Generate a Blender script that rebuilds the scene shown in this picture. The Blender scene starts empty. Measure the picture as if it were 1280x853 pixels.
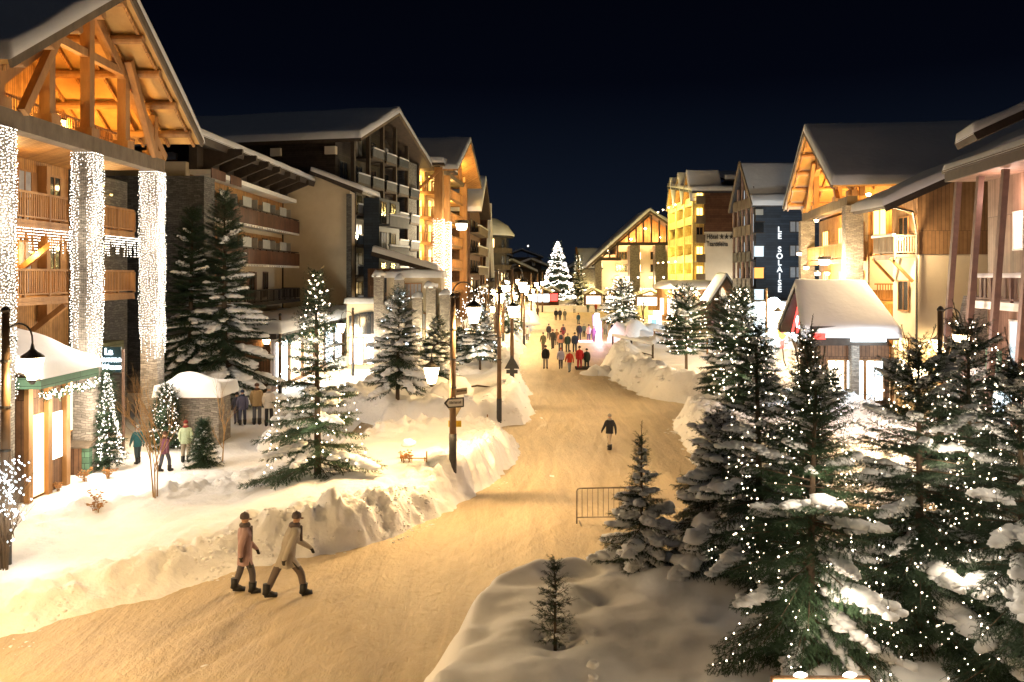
import bpy, bmesh, math, random
import numpy as np
from mathutils import Vector, Matrix
SC = bpy.context.scene
COL = SC.collection
# ------------------------------------------------------------------ camera, world, moon, exposure
CAMH = 7.0; FPX = 1067.0; HY = 345.0
cd = bpy.data.cameras.new('camera'); cam = bpy.data.objects.new('camera', cd); COL.objects.link(cam)
cam.location = (0, 0, CAMH); cam.rotation_euler = (math.radians(90), 0, 0)
cd.lens = 30; cd.sensor_width = 36; cd.shift_y = -0.0637; cd.clip_start = 0.1; cd.clip_end = 3000
SC.camera = cam
w = bpy.data.worlds.new('World'); SC.world = w; w.use_nodes = True
nt = w.node_tree; bg = nt.nodes['Background']
tc = nt.nodes.new('ShaderNodeTexCoord'); sx = nt.nodes.new('ShaderNodeSeparateXYZ')
nt.links.new(tc.outputs['Generated'], sx.inputs[0])
rp = nt.nodes.new('ShaderNodeValToRGB'); nt.links.new(sx.outputs[2], rp.inputs[0])
e = rp.color_ramp.elements
e[0].position = 0.0; e[0].color = (0.0026, 0.0038, 0.0064, 1)
e[1].position = 0.45; e[1].color = (0.00012, 0.00016, 0.0005, 1)
k = rp.color_ramp.elements.new(0.10); k.color = (0.0013, 0.0021, 0.0042, 1)
k = rp.color_ramp.elements.new(0.22); k.color = (0.0003, 0.0005, 0.0014, 1)
nt.links.new(rp.outputs[0], bg.inputs[0]); bg.inputs[1].default_value = 0.85
sl = bpy.data.lights.new('moon', 'SUN'); sl.energy = 0.010; sl.angle = math.radians(3); sl.color = (0.75, 0.85, 1.0)
so = bpy.data.objects.new('moon', sl); COL.objects.link(so); so.rotation_euler = (math.radians(38), math.radians(-20), 0)
SC.view_settings.view_transform = 'Standard'; SC.view_settings.look = 'None'
SC.view_settings.exposure = 2.0; SC.view_settings.gamma = 1.0
cy = SC.cycles
cy.use_denoising = True; cy.max_bounces = 5; cy.diffuse_bounces = 3; cy.glossy_bounces = 2; cy.transparent_max_bounces = 8
cy.transmission_bounces = 2; cy.volume_bounces = 0; cy.sample_clamp_indirect = 3.0; cy.sample_clamp_direct = 0.0
cy.caustics_reflective = False; cy.caustics_refractive = False; cy.use_light_tree = True
try: cy.denoiser = 'OPENIMAGEDENOISE'
except Exception: pass
LAMP = (1.0, 0.64, 0.27)      # street lamp light
WARM = (1.0, 0.56, 0.16)      # light under the timber gables
PI = math.pi
# ------------------------------------------------------------------ materials
MATS = {}
def N(nt, t, **kw):
    n = nt.nodes.new(t)
    for a, b in kw.items(): setattr(n, a, b)
    return n
def mat(name, c1, c2=None, rough=0.8, kind='noise', scale=3.0, bump=0.0, bscale=None, stretch=(1,1,1), metal=0.0, sheen=0, spec=0.3, **kw):
    m = bpy.data.materials.new(name); m.use_nodes = True; t = m.node_tree
    p = t.nodes['Principled BSDF']; p.inputs['Roughness'].default_value = rough; p.inputs['Metallic'].default_value = metal
    p.inputs['Specular IOR Level'].default_value = spec
    c2 = c2 or tuple(x*0.75 for x in c1)
    co = N(t, 'ShaderNodeTexCoord')
    vec = co.outputs['Object']
    def wallvec():
        s = N(t, 'ShaderNodeSeparateXYZ'); t.links.new(vec, s.inputs[0])
        a = N(t, 'ShaderNodeMath', operation='ADD'); t.links.new(s.outputs[0], a.inputs[0]); t.links.new(s.outputs[1], a.inputs[1])
        c = N(t, 'ShaderNodeCombineXYZ'); t.links.new(a.outputs[0], c.inputs[0]); t.links.new(s.outputs[2], c.inputs[1])
        return c.outputs[0]
    mp = N(t, 'ShaderNodeMapping'); mp.inputs['Scale'].default_value = stretch
    t.links.new(vec, mp.inputs[0])
    nz = N(t, 'ShaderNodeTexNoise'); nz.inputs['Scale'].default_value = scale; nz.inputs['Detail'].default_value = 6; nz.inputs['Roughness'].default_value = 0.62
    t.links.new(mp.outputs[0], nz.inputs['Vector'])
    mx = N(t, 'ShaderNodeMix', data_type='RGBA')
    mx.inputs['A'].default_value = (*c1, 1); mx.inputs['B'].default_value = (*c2, 1)
    mr = N(t, 'ShaderNodeMapRange'); mr.inputs[1].default_value = 0.32; mr.inputs[2].default_value = 0.68
    t.links.new(nz.outputs[0], mr.inputs[0]); t.links.new(mr.outputs[0], mx.inputs['Factor'])
    col = mx.outputs['Result']; hgt = nz.outputs[0]
    if kind == 'stone':
        br = N(t, 'ShaderNodeTexBrick'); dn = N(t, 'ShaderNodeTexNoise'); dn.inputs['Scale'].default_value = 1.7; dn.inputs['Detail'].default_value = 3; t.links.new(vec, dn.inputs['Vector']); va = N(t, 'ShaderNodeVectorMath', operation='MULTIPLY_ADD'); t.links.new(dn.outputs['Color'], va.inputs[0]); va.inputs[1].default_value = (.42, .30, 0); t.links.new(wallvec(), va.inputs[2]); t.links.new(va.outputs[0], br.inputs['Vector'])
        nd = N(t, 'ShaderNodeTexNoise'); nd.inputs['Scale'].default_value = 2.5
        br.inputs['Scale'].default_value = kw.get('bs', 3.2); br.inputs['Mortar Size'].default_value = 0.025; br.inputs['Mortar Smooth'].default_value = 0.4
        br.inputs['Brick Width'].default_value = 0.75; br.inputs['Row Height'].default_value = 0.28
        br.inputs['Color1'].default_value = (*c1, 1); br.inputs['Color2'].default_value = (*c2, 1)
        br.inputs['Mortar'].default_value = (*[x*0.35 for x in c1], 1)
        m2 = N(t, 'ShaderNodeMix', data_type='RGBA', blend_type='MULTIPLY'); m2.inputs['Factor'].default_value = 0.7
        t.links.new(br.outputs['Color'], m2.inputs['A'])
        cr = N(t, 'ShaderNodeMapRange'); cr.inputs[3].default_value = 0.45; cr.inputs[4].default_value = 1.3
        t.links.new(nz.outputs[0], cr.inputs[0]); t.links.new(cr.outputs[0], m2.inputs['B'])
        col = m2.outputs['Result']; hgt = br.outputs['Fac']
    if kind == 'plank':
        wv = N(t, 'ShaderNodeTexBrick'); t.links.new(wallvec(), wv.inputs['Vector'])
        wv.offset = 0.5; pw = kw.get('pw', 0.16)
        hz = kw.get('horiz', False)
        wv.inputs['Scale'].default_value = 1.0; wv.inputs['Mortar Size'].default_value = 0.008
        wv.inputs['Brick Width'].default_value = 3.0 if hz else pw; wv.inputs['Row Height'].default_value = pw if hz else 3.1
        wv.inputs['Color1'].default_value = (1, 1, 1, 1); wv.inputs['Color2'].default_value = (0.62, 0.6, 0.58, 1); wv.inputs['Mortar'].default_value = (0.12, 0.12, 0.12, 1)
        m2 = N(t, 'ShaderNodeMix', data_type='RGBA', blend_type='MULTIPLY'); m2.inputs['Factor'].default_value = 1
        t.links.new(col, m2.inputs['A']); t.links.new(wv.outputs['Color'], m2.inputs['B']); col = m2.outputs['Result']
    t.links.new(col, p.inputs['Base Color'])
    if bump:
        b = N(t, 'ShaderNodeBump'); b.inputs['Strength'].default_value = min(1, bump); b.inputs['Distance'].default_value = kw.get('bd', 0.05)
        if bscale:
            n2 = N(t, 'ShaderNodeTexNoise'); n2.inputs['Scale'].default_value = bscale; n2.inputs['Detail'].default_value = 5
            t.links.new(mp.outputs[0], n2.inputs['Vector']); hgt = n2.outputs[0]
        t.links.new(hgt, b.inputs['Height']); t.links.new(b.outputs[0], p.inputs['Normal'])
        if kind == 'stone': b.invert = True
    MATS[name] = m; return m
def emit(name, col, st, trans=0.0, sample=False):
    m = bpy.data.materials.new(name); m.use_nodes = True; t = m.node_tree
    for n in list(t.nodes):
        if n.type == 'BSDF_PRINCIPLED': t.nodes.remove(n)
    out = [n for n in t.nodes if n.type == 'OUTPUT_MATERIAL'][0]
    em = N(t, 'ShaderNodeEmission'); em.inputs[0].default_value = (*col, 1); em.inputs[1].default_value = st
    last = em.outputs[0]
    if trans:
        tr = N(t, 'ShaderNodeBsdfTransparent'); mx = N(t, 'ShaderNodeMixShader'); mx.inputs[0].default_value = 1-trans
        t.links.new(tr.outputs[0], mx.inputs[1]); t.links.new(last, mx.inputs[2]); last = mx.outputs[0]
    t.links.new(last, out.inputs[0])
    try: m.cycles.emission_sampling = 'AUTO' if sample else 'NONE'
    except Exception: pass
    MATS[name] = m; return m
def snowmat(name, c1, c2, b1=0.6, s1=9.0, s2=1.3, d=0.06):
    m = mat(name, c1, c2, rough=0.65, scale=s2, bump=b1, bscale=s1, bd=d, spec=0.25); return m
snowmat('snow', (0.86, 0.86, 0.87), (0.80, 0.80, 0.82), 0.5, 6.0, 0.8, 0.10)
snowmat('fresh_snow', (0.88, 0.88, 0.89), (0.84, 0.84, 0.86), 0.3, 3.0, 0.8, 0.08)
snowmat('roof_snow', (0.80, 0.81, 0.83), (0.74, 0.75, 0.78), 0.35, 2.5, 0.6, 0.08)
mat('wood', (0.36, 0.19, 0.07), (0.22, 0.105, 0.037), rough=0.6, scale=2.2, stretch=(1, 1, 0.25), bump=0.3, bscale=14)
mat('gold_planks', (0.48, 0.25, 0.08), (0.32, 0.155, 0.045), rough=0.6, kind='plank', scale=3, pw=0.14)
mat('brown_planks', (0.20, 0.105, 0.055), (0.12, 0.065, 0.035), rough=0.7, kind='plank', scale=3, pw=0.16)
mat('wing_planks', (0.28, 0.16, 0.075), (0.20, 0.11, 0.05), rough=0.7, kind='plank', scale=2, pw=0.2)
mat('dark_wood', (0.055, 0.042, 0.034), (0.03, 0.024, 0.02), rough=0.7, kind='plank', scale=3, pw=0.18, horiz=True)
mat('dark_timber', (0.055, 0.040, 0.030), (0.032, 0.024, 0.018), rough=0.7, scale=3)
mat('roof_boards', (0.50, 0.30, 0.10), (0.40, 0.22, 0.07), rough=0.6, scale=2)
mat('grey_timber', (0.15, 0.115, 0.08), (0.09, 0.068, 0.046), rough=0.75, scale=2.5, stretch=(1, 1, 0.4), bump=0.3, bscale=10)
mat('blue_boards', (0.035, 0.05, 0.075), (0.025, 0.036, 0.055), rough=0.6, kind='plank', scale=2, pw=0.25, horiz=True)
mat('pink_boards', (0.29, 0.18, 0.13), (0.21, 0.125, 0.09), rough=0.6, kind='plank', scale=2, pw=0.18)
mat('red_post', (0.12, 0.070, 0.055), (0.08, 0.045, 0.038), rough=0.6, scale=4)
mat('stone', (0.36, 0.32, 0.27), (0.20, 0.175, 0.15), rough=0.9, kind='stone', scale=5, bump=0.9, bd=0.06)
mat('dark_stone', (0.17, 0.165, 0.155), (0.09, 0.088, 0.085), rough=0.9, kind='stone', scale=4, bump=0.8, bd=0.06, bs=2.4)
mat('cream_plaster', (0.55, 0.47, 0.34), (0.50, 0.42, 0.30), rough=0.9, scale=1.2, bump=0.15, bscale=20)
mat('white_plaster', (0.68, 0.65, 0.58), (0.62, 0.59, 0.52), rough=0.9, scale=1.0, bump=0.15, bscale=20)
mat('shingle', (0.15, 0.075, 0.045), (0.11, 0.05, 0.03), rough=0.8, kind='plank', pw=0.3, horiz=True, scale=3)
mat('yellow_wall', (0.62, 0.50, 0.20), (0.50, 0.38, 0.14), rough=0.8, scale=3, kind='plank', pw=0.25)
mat('slate', (0.05, 0.05, 0.055), (0.03, 0.03, 0.035), rough=0.8, scale=4)
mat('metal', (0.10, 0.09, 0.08), (0.06, 0.055, 0.05), rough=0.45, metal=0.6, scale=8)
mat('pole', (0.20, 0.125, 0.07), (0.12, 0.075, 0.045), rough=0.45, scale=5, stretch=(1, 1, .3))
mat('pole_foot', (0.05, 0.05, 0.055), (0.04, 0.04, 0.04), rough=0.5, scale=8)
mat('galvanised', (0.33, 0.28, 0.22), (0.25, 0.21, 0.17), rough=0.45, metal=0.5, scale=10)
mat('dark_glass', (0.015, 0.018, 0.022), (0.01, 0.012, 0.015), rough=0.12, scale=2, spec=0.6)
mat('curtain', (0.35, 0.36, 0.38), (0.25, 0.26, 0.28), rough=0.8, scale=4)
mat('grey_panel', (0.33, 0.33, 0.30), (0.27, 0.27, 0.25), rough=0.6, scale=3)
mat('rust_panel', (0.13, 0.055, 0.03), (0.09, 0.04, 0.022), rough=0.7, scale=3, kind='plank', pw=0.5)
mat('door_brown', (0.16, 0.08, 0.04), (0.11, 0.055, 0.03), rough=0.6, scale=3)
mat('white_paint', (0.75, 0.74, 0.70), (0.68, 0.66, 0.62), rough=0.5, scale=3)
mat('black_paint', (0.02, 0.02, 0.022), (0.015, 0.015, 0.015), rough=0.5, scale=3)
mat('sign_ink', (0.05, 0.045, 0.04), None, rough=0.6, scale=3)
mat('yellow_sign', (0.75, 0.52, 0.05), (0.7, 0.48, 0.04), rough=0.5, scale=3)
mat('grey_sign', (0.40, 0.33, 0.24), (0.34, 0.28, 0.2), rough=0.5, scale=3)
mat('teal_board', (0.015, 0.045, 0.055), (0.012, 0.035, 0.045), rough=0.4, scale=3)
mat('green_paint', (0.10, 0.20, 0.13), (0.08, 0.15, 0.10), rough=0.6, scale=3, kind='plank', pw=0.2, horiz=True)
mat('olive_boards', (0.16, 0.17, 0.09), (0.12, 0.12, 0.06), rough=0.7, scale=3, kind='plank', pw=0.2, horiz=True)
mat('red_paint', (0.45, 0.03, 0.03), (0.35, 0.025, 0.025), rough=0.5, scale=3)
mat('ice', (0.65, 0.80, 0.88), (0.5, 0.7, 0.8), rough=0.2, scale=2)
mat('needles', (0.040, 0.072, 0.038), (0.020, 0.040, 0.022), rough=0.65, scale=2.5)
mat('needles_green', (0.055, 0.105, 0.050), (0.028, 0.055, 0.028), rough=0.65, scale=2.0)
mat('bark', (0.12, 0.085, 0.055), (0.07, 0.05, 0.035), rough=0.9, scale=9, stretch=(1, 1, .3), bump=0.5)
mat('twig_bark', (0.42, 0.27, 0.13), (0.28, 0.17, 0.08), rough=0.8, scale=6)
mat('dry_leaf', (0.45, 0.22, 0.07), (0.33, 0.15, 0.05), rough=0.8, scale=9)
mat('wire', (0.01, 0.02, 0.012), None, rough=0.6, scale=9)
mat('hill_rock', (0.40, 0.44, 0.50), (0.25, 0.28, 0.33), rough=1.0, scale=0.03, bump=0.0)
mat('far_wall', (0.12, 0.10, 0.08), (0.08, 0.07, 0.06), rough=0.9, scale=1)
emit('lantern_glow', (1.0, 0.70, 0.34), 22.0, trans=0.5)
emit('bulb', (1.0, 0.80, 0.56), 4.5)
emit('bulb_white', (1.0, 0.86, 0.70), 2.6)
emit('bulb_cool', (0.80, 0.95, 1.0), 4.0)
emit('lit_window', (1.0, 0.62, 0.24), 1.7)
emit('lit_window_gold', (1.0, 0.60, 0.10), 2.2)
emit('lit_window_cool', (0.62, 0.74, 0.80), 0.42)
emit('lit_window_orange', (1.0, 0.42, 0.10), 0.5)
emit('shop_light', (1.0, 0.84, 0.58), 1.6, sample=True)
emit('shop_cool', (0.78, 0.93, 1.0), 2.4, sample=True)
emit('sign_white', (0.85, 0.95, 1.0), 2.2)
emit('sign_red', (1.0, 0.05, 0.04), 1.4)
emit('ice_blue', (0.10, 0.62, 0.85), 1.6)
emit('ice_white', (0.82, 0.95, 1.0), 3.0, sample=True)
emit('pink_glow', (1.0, 0.25, 0.42), 2.6)
emit('violet_glow', (0.30, 0.22, 0.9), 1.3)
emit('board_light', (1.0, 0.93, 0.80), 2.4)
emit('flame_yellow', (1.0, 0.62, 0.05), 1.8)
emit('flame_red', (1.0, 0.10, 0.08), 1.4)
# road: packed, dirty snow with long streaks
def road_material():
    m = bpy.data.materials.new('packed_snow'); m.use_nodes = True; t = m.node_tree; p = t.nodes['Principled BSDF']
    p.inputs['Roughness'].default_value = 0.5; p.inputs['Specular IOR Level'].default_value = 0.35
    co = N(t, 'ShaderNodeTexCoord')
    def noise(scale, st, det=6, dist=0.0):
        mp = N(t, 'ShaderNodeMapping'); mp.inputs['Scale'].default_value = st; mp.inputs['Rotation'].default_value = (0, 0, 0.25)
        t.links.new(co.outputs['Object'], mp.inputs[0])
        n = N(t, 'ShaderNodeTexNoise'); n.inputs['Scale'].default_value = scale; n.inputs['Detail'].default_value = det; n.inputs['Distortion'].default_value = dist
        n.inputs['Roughness'].default_value = 0.65
        t.links.new(mp.outputs[0], n.inputs['Vector']); return n.outputs[0]
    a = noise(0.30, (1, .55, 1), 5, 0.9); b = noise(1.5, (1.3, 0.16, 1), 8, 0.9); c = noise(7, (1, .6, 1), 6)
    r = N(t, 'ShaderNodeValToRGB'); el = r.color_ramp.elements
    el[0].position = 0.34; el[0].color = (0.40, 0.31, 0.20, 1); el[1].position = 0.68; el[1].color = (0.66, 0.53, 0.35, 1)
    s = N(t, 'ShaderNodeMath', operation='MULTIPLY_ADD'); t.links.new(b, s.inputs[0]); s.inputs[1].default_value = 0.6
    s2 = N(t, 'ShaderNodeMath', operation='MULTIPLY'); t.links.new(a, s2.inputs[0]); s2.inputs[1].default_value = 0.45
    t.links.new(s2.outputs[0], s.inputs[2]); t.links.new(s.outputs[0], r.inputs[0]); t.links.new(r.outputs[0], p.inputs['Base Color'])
    ad = N(t, 'ShaderNodeMath', operation='ADD'); t.links.new(b, ad.inputs[0]); t.links.new(c, ad.inputs[1])
    bp = N(t, 'ShaderNodeBump'); bp.inputs['Strength'].default_value = 0.8; bp.inputs['Distance'].default_value = 0.11
    t.links.new(ad.outputs[0], bp.inputs['Height']); t.links.new(bp.outputs[0], p.inputs['Normal'])
    MATS['packed_snow'] = m
road_material()
# ------------------------------------------------------------------ mesh builder
WO = {}
def tag(o, label=None, cat=None, group=None, kind=None):
    if label: o['label'] = label
    if cat: o['category'] = cat
    if group: o['group'] = group
    if kind: o['kind'] = kind
    return o
def empty(name, loc, label, cat, group=None, rz=0.0):
    o = bpy.data.objects.new(name, None); COL.objects.link(o); o.location = loc; o.rotation_euler.z = rz
    o.empty_display_size = 0.3
    WO[o.name] = Vector(loc) if rz == 0 else None
    return tag(o, label, cat, group)
def proto(name, label=None, cat=None, group=None):
    return empty(name, (0, 0, 0), label, cat, group)
class Fr:                                   # facade frame: u along the facade, v out of it, z up
    def __init__(s, ox, oy, dx=0.0, dy=1.0, side=1):
        n = math.hypot(dx, dy); s.o = (ox, oy); s.u = (dx/n, dy/n); s.v = (side*dy/n, -side*dx/n)
    def __call__(s, u, v, z):
        return (s.o[0]+s.u[0]*u+s.v[0]*v, s.o[1]+s.u[1]*u+s.v[1]*v, z)
XY = lambda u, v, z: (u, v, z)
class MB:
    def __init__(s, fr=None): s.V = []; s.Fc = []; s.fr = fr or XY; s.np = []
    def add(s, vs, fs):
        b = len(s.V); s.V += [tuple(v) for v in vs]; s.Fc += [tuple(i+b for i in f) for f in fs]; return s
    def box(s, u0, u1, v0, v1, z0, z1):
        f = s.fr
        return s.add([f(a, b, c) for c in (z0, z1) for a, b in ((u0, v0), (u1, v0), (u1, v1), (u0, v1))],
                     [(0, 3, 2, 1), (4, 5, 6, 7), (0, 1, 5, 4), (1, 2, 6, 5), (2, 3, 7, 6), (3, 0, 4, 7)])
    def slab(s, A, B, C, D, t, up=True):     # a quad (in frame coords) with thickness t below it
        f = s.fr; P = [Vector(f(*p)) for p in (A, B, C, D)]
        n = (P[1]-P[0]).cross(P[3]-P[0]).normalized()
        if n.z < 0: n = -n
        Q = [p-n*t for p in P]
        return s.add(Q+P, [(0, 3, 2, 1), (4, 5, 6, 7), (0, 1, 5, 4), (1, 2, 6, 5), (2, 3, 7, 6), (3, 0, 4, 7)])
    def poly(s, pts, ext):                   # polygon (frame coords) extruded by ext (frame vector)
        f = s.fr; n = len(pts)
        P = [f(*p) for p in pts]; Q = [f(p[0]+ext[0], p[1]+ext[1], p[2]+ext[2]) for p in pts]
        return s.add(P+Q, [tuple(range(n-1, -1, -1)), tuple(range(n, 2*n))]+[(i, (i+1) % n, n+(i+1) % n, n+i) for i in range(n)])
    def beam(s, p, q, w, h=None):
        f = s.fr; p = Vector(f(*p)); q = Vector(f(*q)); h = h or w; d = (q-p).normalized()
        a = d.cross(Vector((0, 0, 1)))
        if a.length < 0.05: a = Vector((1, 0, 0))
        a.normalize(); b = a.cross(d).normalized(); a = a*w/2; b = b*h/2
        vs = [p-a-b, p+a-b, p+a+b, p-a+b, q-a-b, q+a-b, q+a+b, q-a+b]
        return s.add(vs, [(0, 3, 2, 1), (4, 5, 6, 7), (0, 1, 5, 4), (1, 2, 6, 5), (2, 3, 7, 6), (3, 0, 4, 7)])
    def tube(s, pts, rad, n=8, cap=True):
        f = s.fr; P = [Vector(f(*p)) for p in pts]
        if not hasattr(rad, '__len__'): rad = [rad]*len(P)
        prev = None; vs = []; fs = []
        for i, p in enumerate(P):
            d = (P[min(i+1, len(P)-1)]-P[max(i-1, 0)])
            if d.length < 1e-9: d = Vector((0, 0, 1))
            d.normalize()
            a = prev - d*prev.dot(d) if prev is not None else d.orthogonal()
            if a.length < 1e-5: a = d.orthogonal()
            a.normalize(); prev = a; b = d.cross(a)
            for k in range(n):
                t = 2*PI*k/n; vs.append(p+(a*math.cos(t)+b*math.sin(t))*rad[i])
        for i in range(len(P)-1):
            for k in range(n):
                k2 = (k+1) % n; fs.append((i*n+k, i*n+k2, (i+1)*n+k2, (i+1)*n+k))
        if cap: fs += [tuple(range(n-1, -1, -1)), tuple((len(P)-1)*n+k for k in range(n))]
        return s.add(vs, fs)
    def lathe(s, c, prof, n=16):             # prof: list of (r, z) about a vertical axis at frame point c
        f = s.fr; c = Vector(f(*c)); vs = []; fs = []
        for r, z in prof:
            for k in range(n):
                t = 2*PI*k/n; vs.append(c+Vector((r*math.cos(t), r*math.sin(t), z)))
        for i in range(len(prof)-1):
            for k in range(n):
                k2 = (k+1) % n; fs.append((i*n+k, i*n+k2, (i+1)*n+k2, (i+1)*n+k))
        fs += [tuple(range(n-1, -1, -1)), tuple((len(prof)-1)*n+k for k in range(n))]
        return s.add(vs, fs)
    def blob(s, c, r, seed=0):
        c = Vector(s.fr(*c)); V, Fa = ICO2[seed % 6]
        return s.add([(c.x+v[0]*r[0], c.y+v[1]*r[1], c.z+v[2]*r[2]) for v in V], Fa)
    def snow(s, A, B, C, D, th, nu=10, nv=10, edge=0.25, amp=0.3, seed=1):   # snow lying on a quad
        f = s.fr; P = [Vector(f(*p)) for p in (A, B, C, D)]; rnd = random.Random(seed)
        ph = [rnd.uniform(0, 6) for _ in range(6)]; Lu = (P[1]-P[0]).length; Lv = (P[3]-P[0]).length
        vs = []; fs = []
        def stops(n, L):
            e1, e2 = min(.07, L*.12), min(.25, L*.3); m = max(1, n-4)
            return [0, e1/L]+[e2/L+(1-2*e2/L)*k/m for k in range(m+1)]+[1-e1/L, 1]
        SA, SB = stops(nu, Lu), stops(nv, Lv); nu, nv = len(SA)-1, len(SB)-1
        for j in range(nv+1):
            for i in range(nu+1):
                a = SA[i]; b = SB[j]
                p = (P[0]*(1-a)+P[1]*a)*(1-b)+(P[3]*(1-a)+P[2]*a)*b
                de = min(a*Lu, (1-a)*Lu, b*Lv, (1-b)*Lv)
                e = min(1, de/edge); e = math.sqrt(max(0, 1-(1-e)**2))*0.45+0.55 if de > 0 else 0.0
                x, y = p.x, p.y
                n = math.sin(x*1.3+ph[0])*math.sin(y*1.1+ph[1])+0.5*math.sin(x*2.9+y*1.7+ph[2])
                vs.append((p.x, p.y, p.z+th*(0.0 if de <= 0 else e*(1+amp*n*0.5))+(-0.07 if de <= 0 else 0)))
        for j in range(nv):
            for i in range(nu):
                q = j*(nu+1)+i; fs.append((q, q+1, q+nu+2, q+nu+1))
        return s.add(vs, fs)
    def build(s, name, m, parent=None, smooth=False, recalc=True, **tg):
        me = bpy.data.meshes.new(name); o = None
        if not s.V: return None
        V = np.array(s.V, dtype=np.float64)
        if parent is not None:
            off = WO.get(parent.name); off = np.array(off if off is not None else (0, 0, 0))
        else:
            off = np.array([(V[:, 0].min()+V[:, 0].max())/2, (V[:, 1].min()+V[:, 1].max())/2, V[:, 2].min()])
            if tg.pop('world', False): off = np.zeros(3)
        me.from_pydata((V-off).tolist(), [], s.Fc)
        if recalc:
            bm = bmesh.new(); bm.from_mesh(me); bmesh.ops.recalc_face_normals(bm, faces=bm.faces); bm.to_mesh(me); bm.free()
        if smooth: me.polygons.foreach_set('use_smooth', [True]*len(me.polygons))
        me.materials.append(MATS[m]); o = bpy.data.objects.new(name, me); COL.objects.link(o)
        if parent is not None: o.parent = parent
        else: o.location = off.tolist()
        WO[o.name] = Vector(off.tolist())
        if tg: tag(o, **tg)
        return o
def npmesh(name, V, F, m, parent=None, smooth=False):
    me = bpy.data.meshes.new(name); n = len(V); k = F.shape[1]
    me.vertices.add(n); me.vertices.foreach_set('co', V.astype(np.float32).ravel())
    me.loops.add(F.size); me.loops.foreach_set('vertex_index', F.astype(np.int32).ravel())
    me.polygons.add(len(F)); me.polygons.foreach_set('loop_start', np.arange(0, F.size, k, dtype=np.int32)); me.polygons.foreach_set('loop_total', np.full(len(F), k, dtype=np.int32))
    if smooth: me.polygons.foreach_set('use_smooth', np.ones(len(F), dtype=bool))
    me.update(calc_edges=True); me.materials.append(MATS[m])
    o = bpy.data.objects.new(name, me); COL.objects.link(o)
    if parent is not None: o.parent = parent
    return o
def ico(sub, noise, seed):
    bm = bmesh.new(); bmesh.ops.create_icosphere(bm, subdivisions=sub, radius=1.0); r = random.Random(seed)
    ph = [r.uniform(0, 6) for _ in range(9)]
    V = []
    for v in bm.verts:
        x, y, z = v.co; d = 1+noise*(math.sin(3*x+ph[0])*math.sin(2.7*y+ph[1])+0.6*math.sin(5*z+ph[2]+2*x)+.4*math.sin(7*y+ph[3]+3*z))
        z = z if z > 0 else z*0.45
        V.append((x*d, y*d, z*d))
    Fa = [tuple(v.index for v in f.verts) for f in bm.faces]; bm.free(); return V, Fa
ICO2 = [ico(2, 0.24, k) for k in range(6)]
ICO1 = ico(1, 0.0, 0)
OCT = (np.array([(1, 0, 0), (-1, 0, 0), (0, 1, 0), (0, -1, 0), (0, 0, 1), (0, 0, -1)], float),
       np.array([(0, 2, 4), (2, 1, 4), (1, 3, 4), (3, 0, 4), (2, 0, 5), (1, 2, 5), (3, 1, 5), (0, 3, 5)]))
def bulbs(name, pts, r, m, parent, off=(0, 0, 0)):
    P = np.array(pts, float)-np.array(off); rr = np.array(r) if hasattr(r, '__len__') else np.full(len(P), r)
    V = (P[:, None, :]+OCT[0][None]*rr[:, None, None]).reshape(-1, 3)
    F = (OCT[1][None]+(np.arange(len(P))*6)[:, None, None]).reshape(-1, 3)
    o = npmesh(name, V, F, m, parent, smooth=True); o['kind'] = 'stuff'; return o
def copy_tree(o, parent=None):
    c = o.copy(); COL.objects.link(c); c.parent = parent
    for ch in [x for x in o.children]: copy_tree(ch, c)
    return c
def plight(loc, energy, col=LAMP, r=0.12, parent=None, name='light', off=None):
    l = bpy.data.lights.new(name, 'POINT'); l.energy = energy; l.color = col; l.shadow_soft_size = r
    o = bpy.data.objects.new(name, l); COL.objects.link(o)
    if parent is not None:
        o.parent = parent; b = WO.get(parent.name)
        loc = Vector(loc)-(b if b is not None else Vector((0, 0, 0)))
    o.location = loc; return o
def text(body, loc, size, m, parent, rot=(PI/2, 0, 0), ext=0.02, align='CENTER', sx=1.0, bold=0.0, line=1.0, name='lettering'):
    c = bpy.data.curves.new(name, 'FONT'); c.body = body; c.size = size; c.extrude = ext; c.align_x = align; c.align_y = 'CENTER'
    c.offset = bold; c.space_line = line; c.materials.append(MATS[m])
    tmp = bpy.data.objects.new('tmp', c); COL.objects.link(tmp); me = bpy.data.meshes.new_from_object(tmp.evaluated_get(bpy.context.evaluated_depsgraph_get())); bpy.data.objects.remove(tmp); me.name = name
    o = bpy.data.objects.new(name, me); COL.objects.link(o); o.rotation_euler = rot; o.scale = (sx, 1, 1)
    b = WO.get(parent.name); o.parent = parent; o.location = Vector(loc)-(b if b is not None else Vector((0, 0, 0)))
    return o
# ------------------------------------------------------------------ terrain
def _h(ix, iy, s):
    n = (ix.astype(np.int64)*374761393+iy.astype(np.int64)*668265263+s*1442695041) & 0x7fffffff
    n = ((n ^ (n >> 13))*1274126177) & 0x7fffffff
    return ((n ^ (n >> 16)) & 0xffff)/65535.0
def vn(x, y, s=0):
    ix = np.floor(x); iy = np.floor(y); fx = x-ix; fy = y-iy; fx = fx*fx*(3-2*fx); fy = fy*fy*(3-2*fy)
    a = _h(ix, iy, s); b = _h(ix+1, iy, s); c = _h(ix, iy+1, s); d = _h(ix+1, iy+1, s)
    return (a*(1-fx)+b*fx)*(1-fy)+(c*(1-fx)+d*fx)*fy-0.5
def fbm(x, y, s=0, o=4):
    r = 0; a = 1.0
    for k in range(o): r = r+a*vn(x*2**k, y*2**k, s+k*7); a *= 0.5
    return r
def G(Y): return np.maximum(0, Y-58)*0.028
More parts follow.
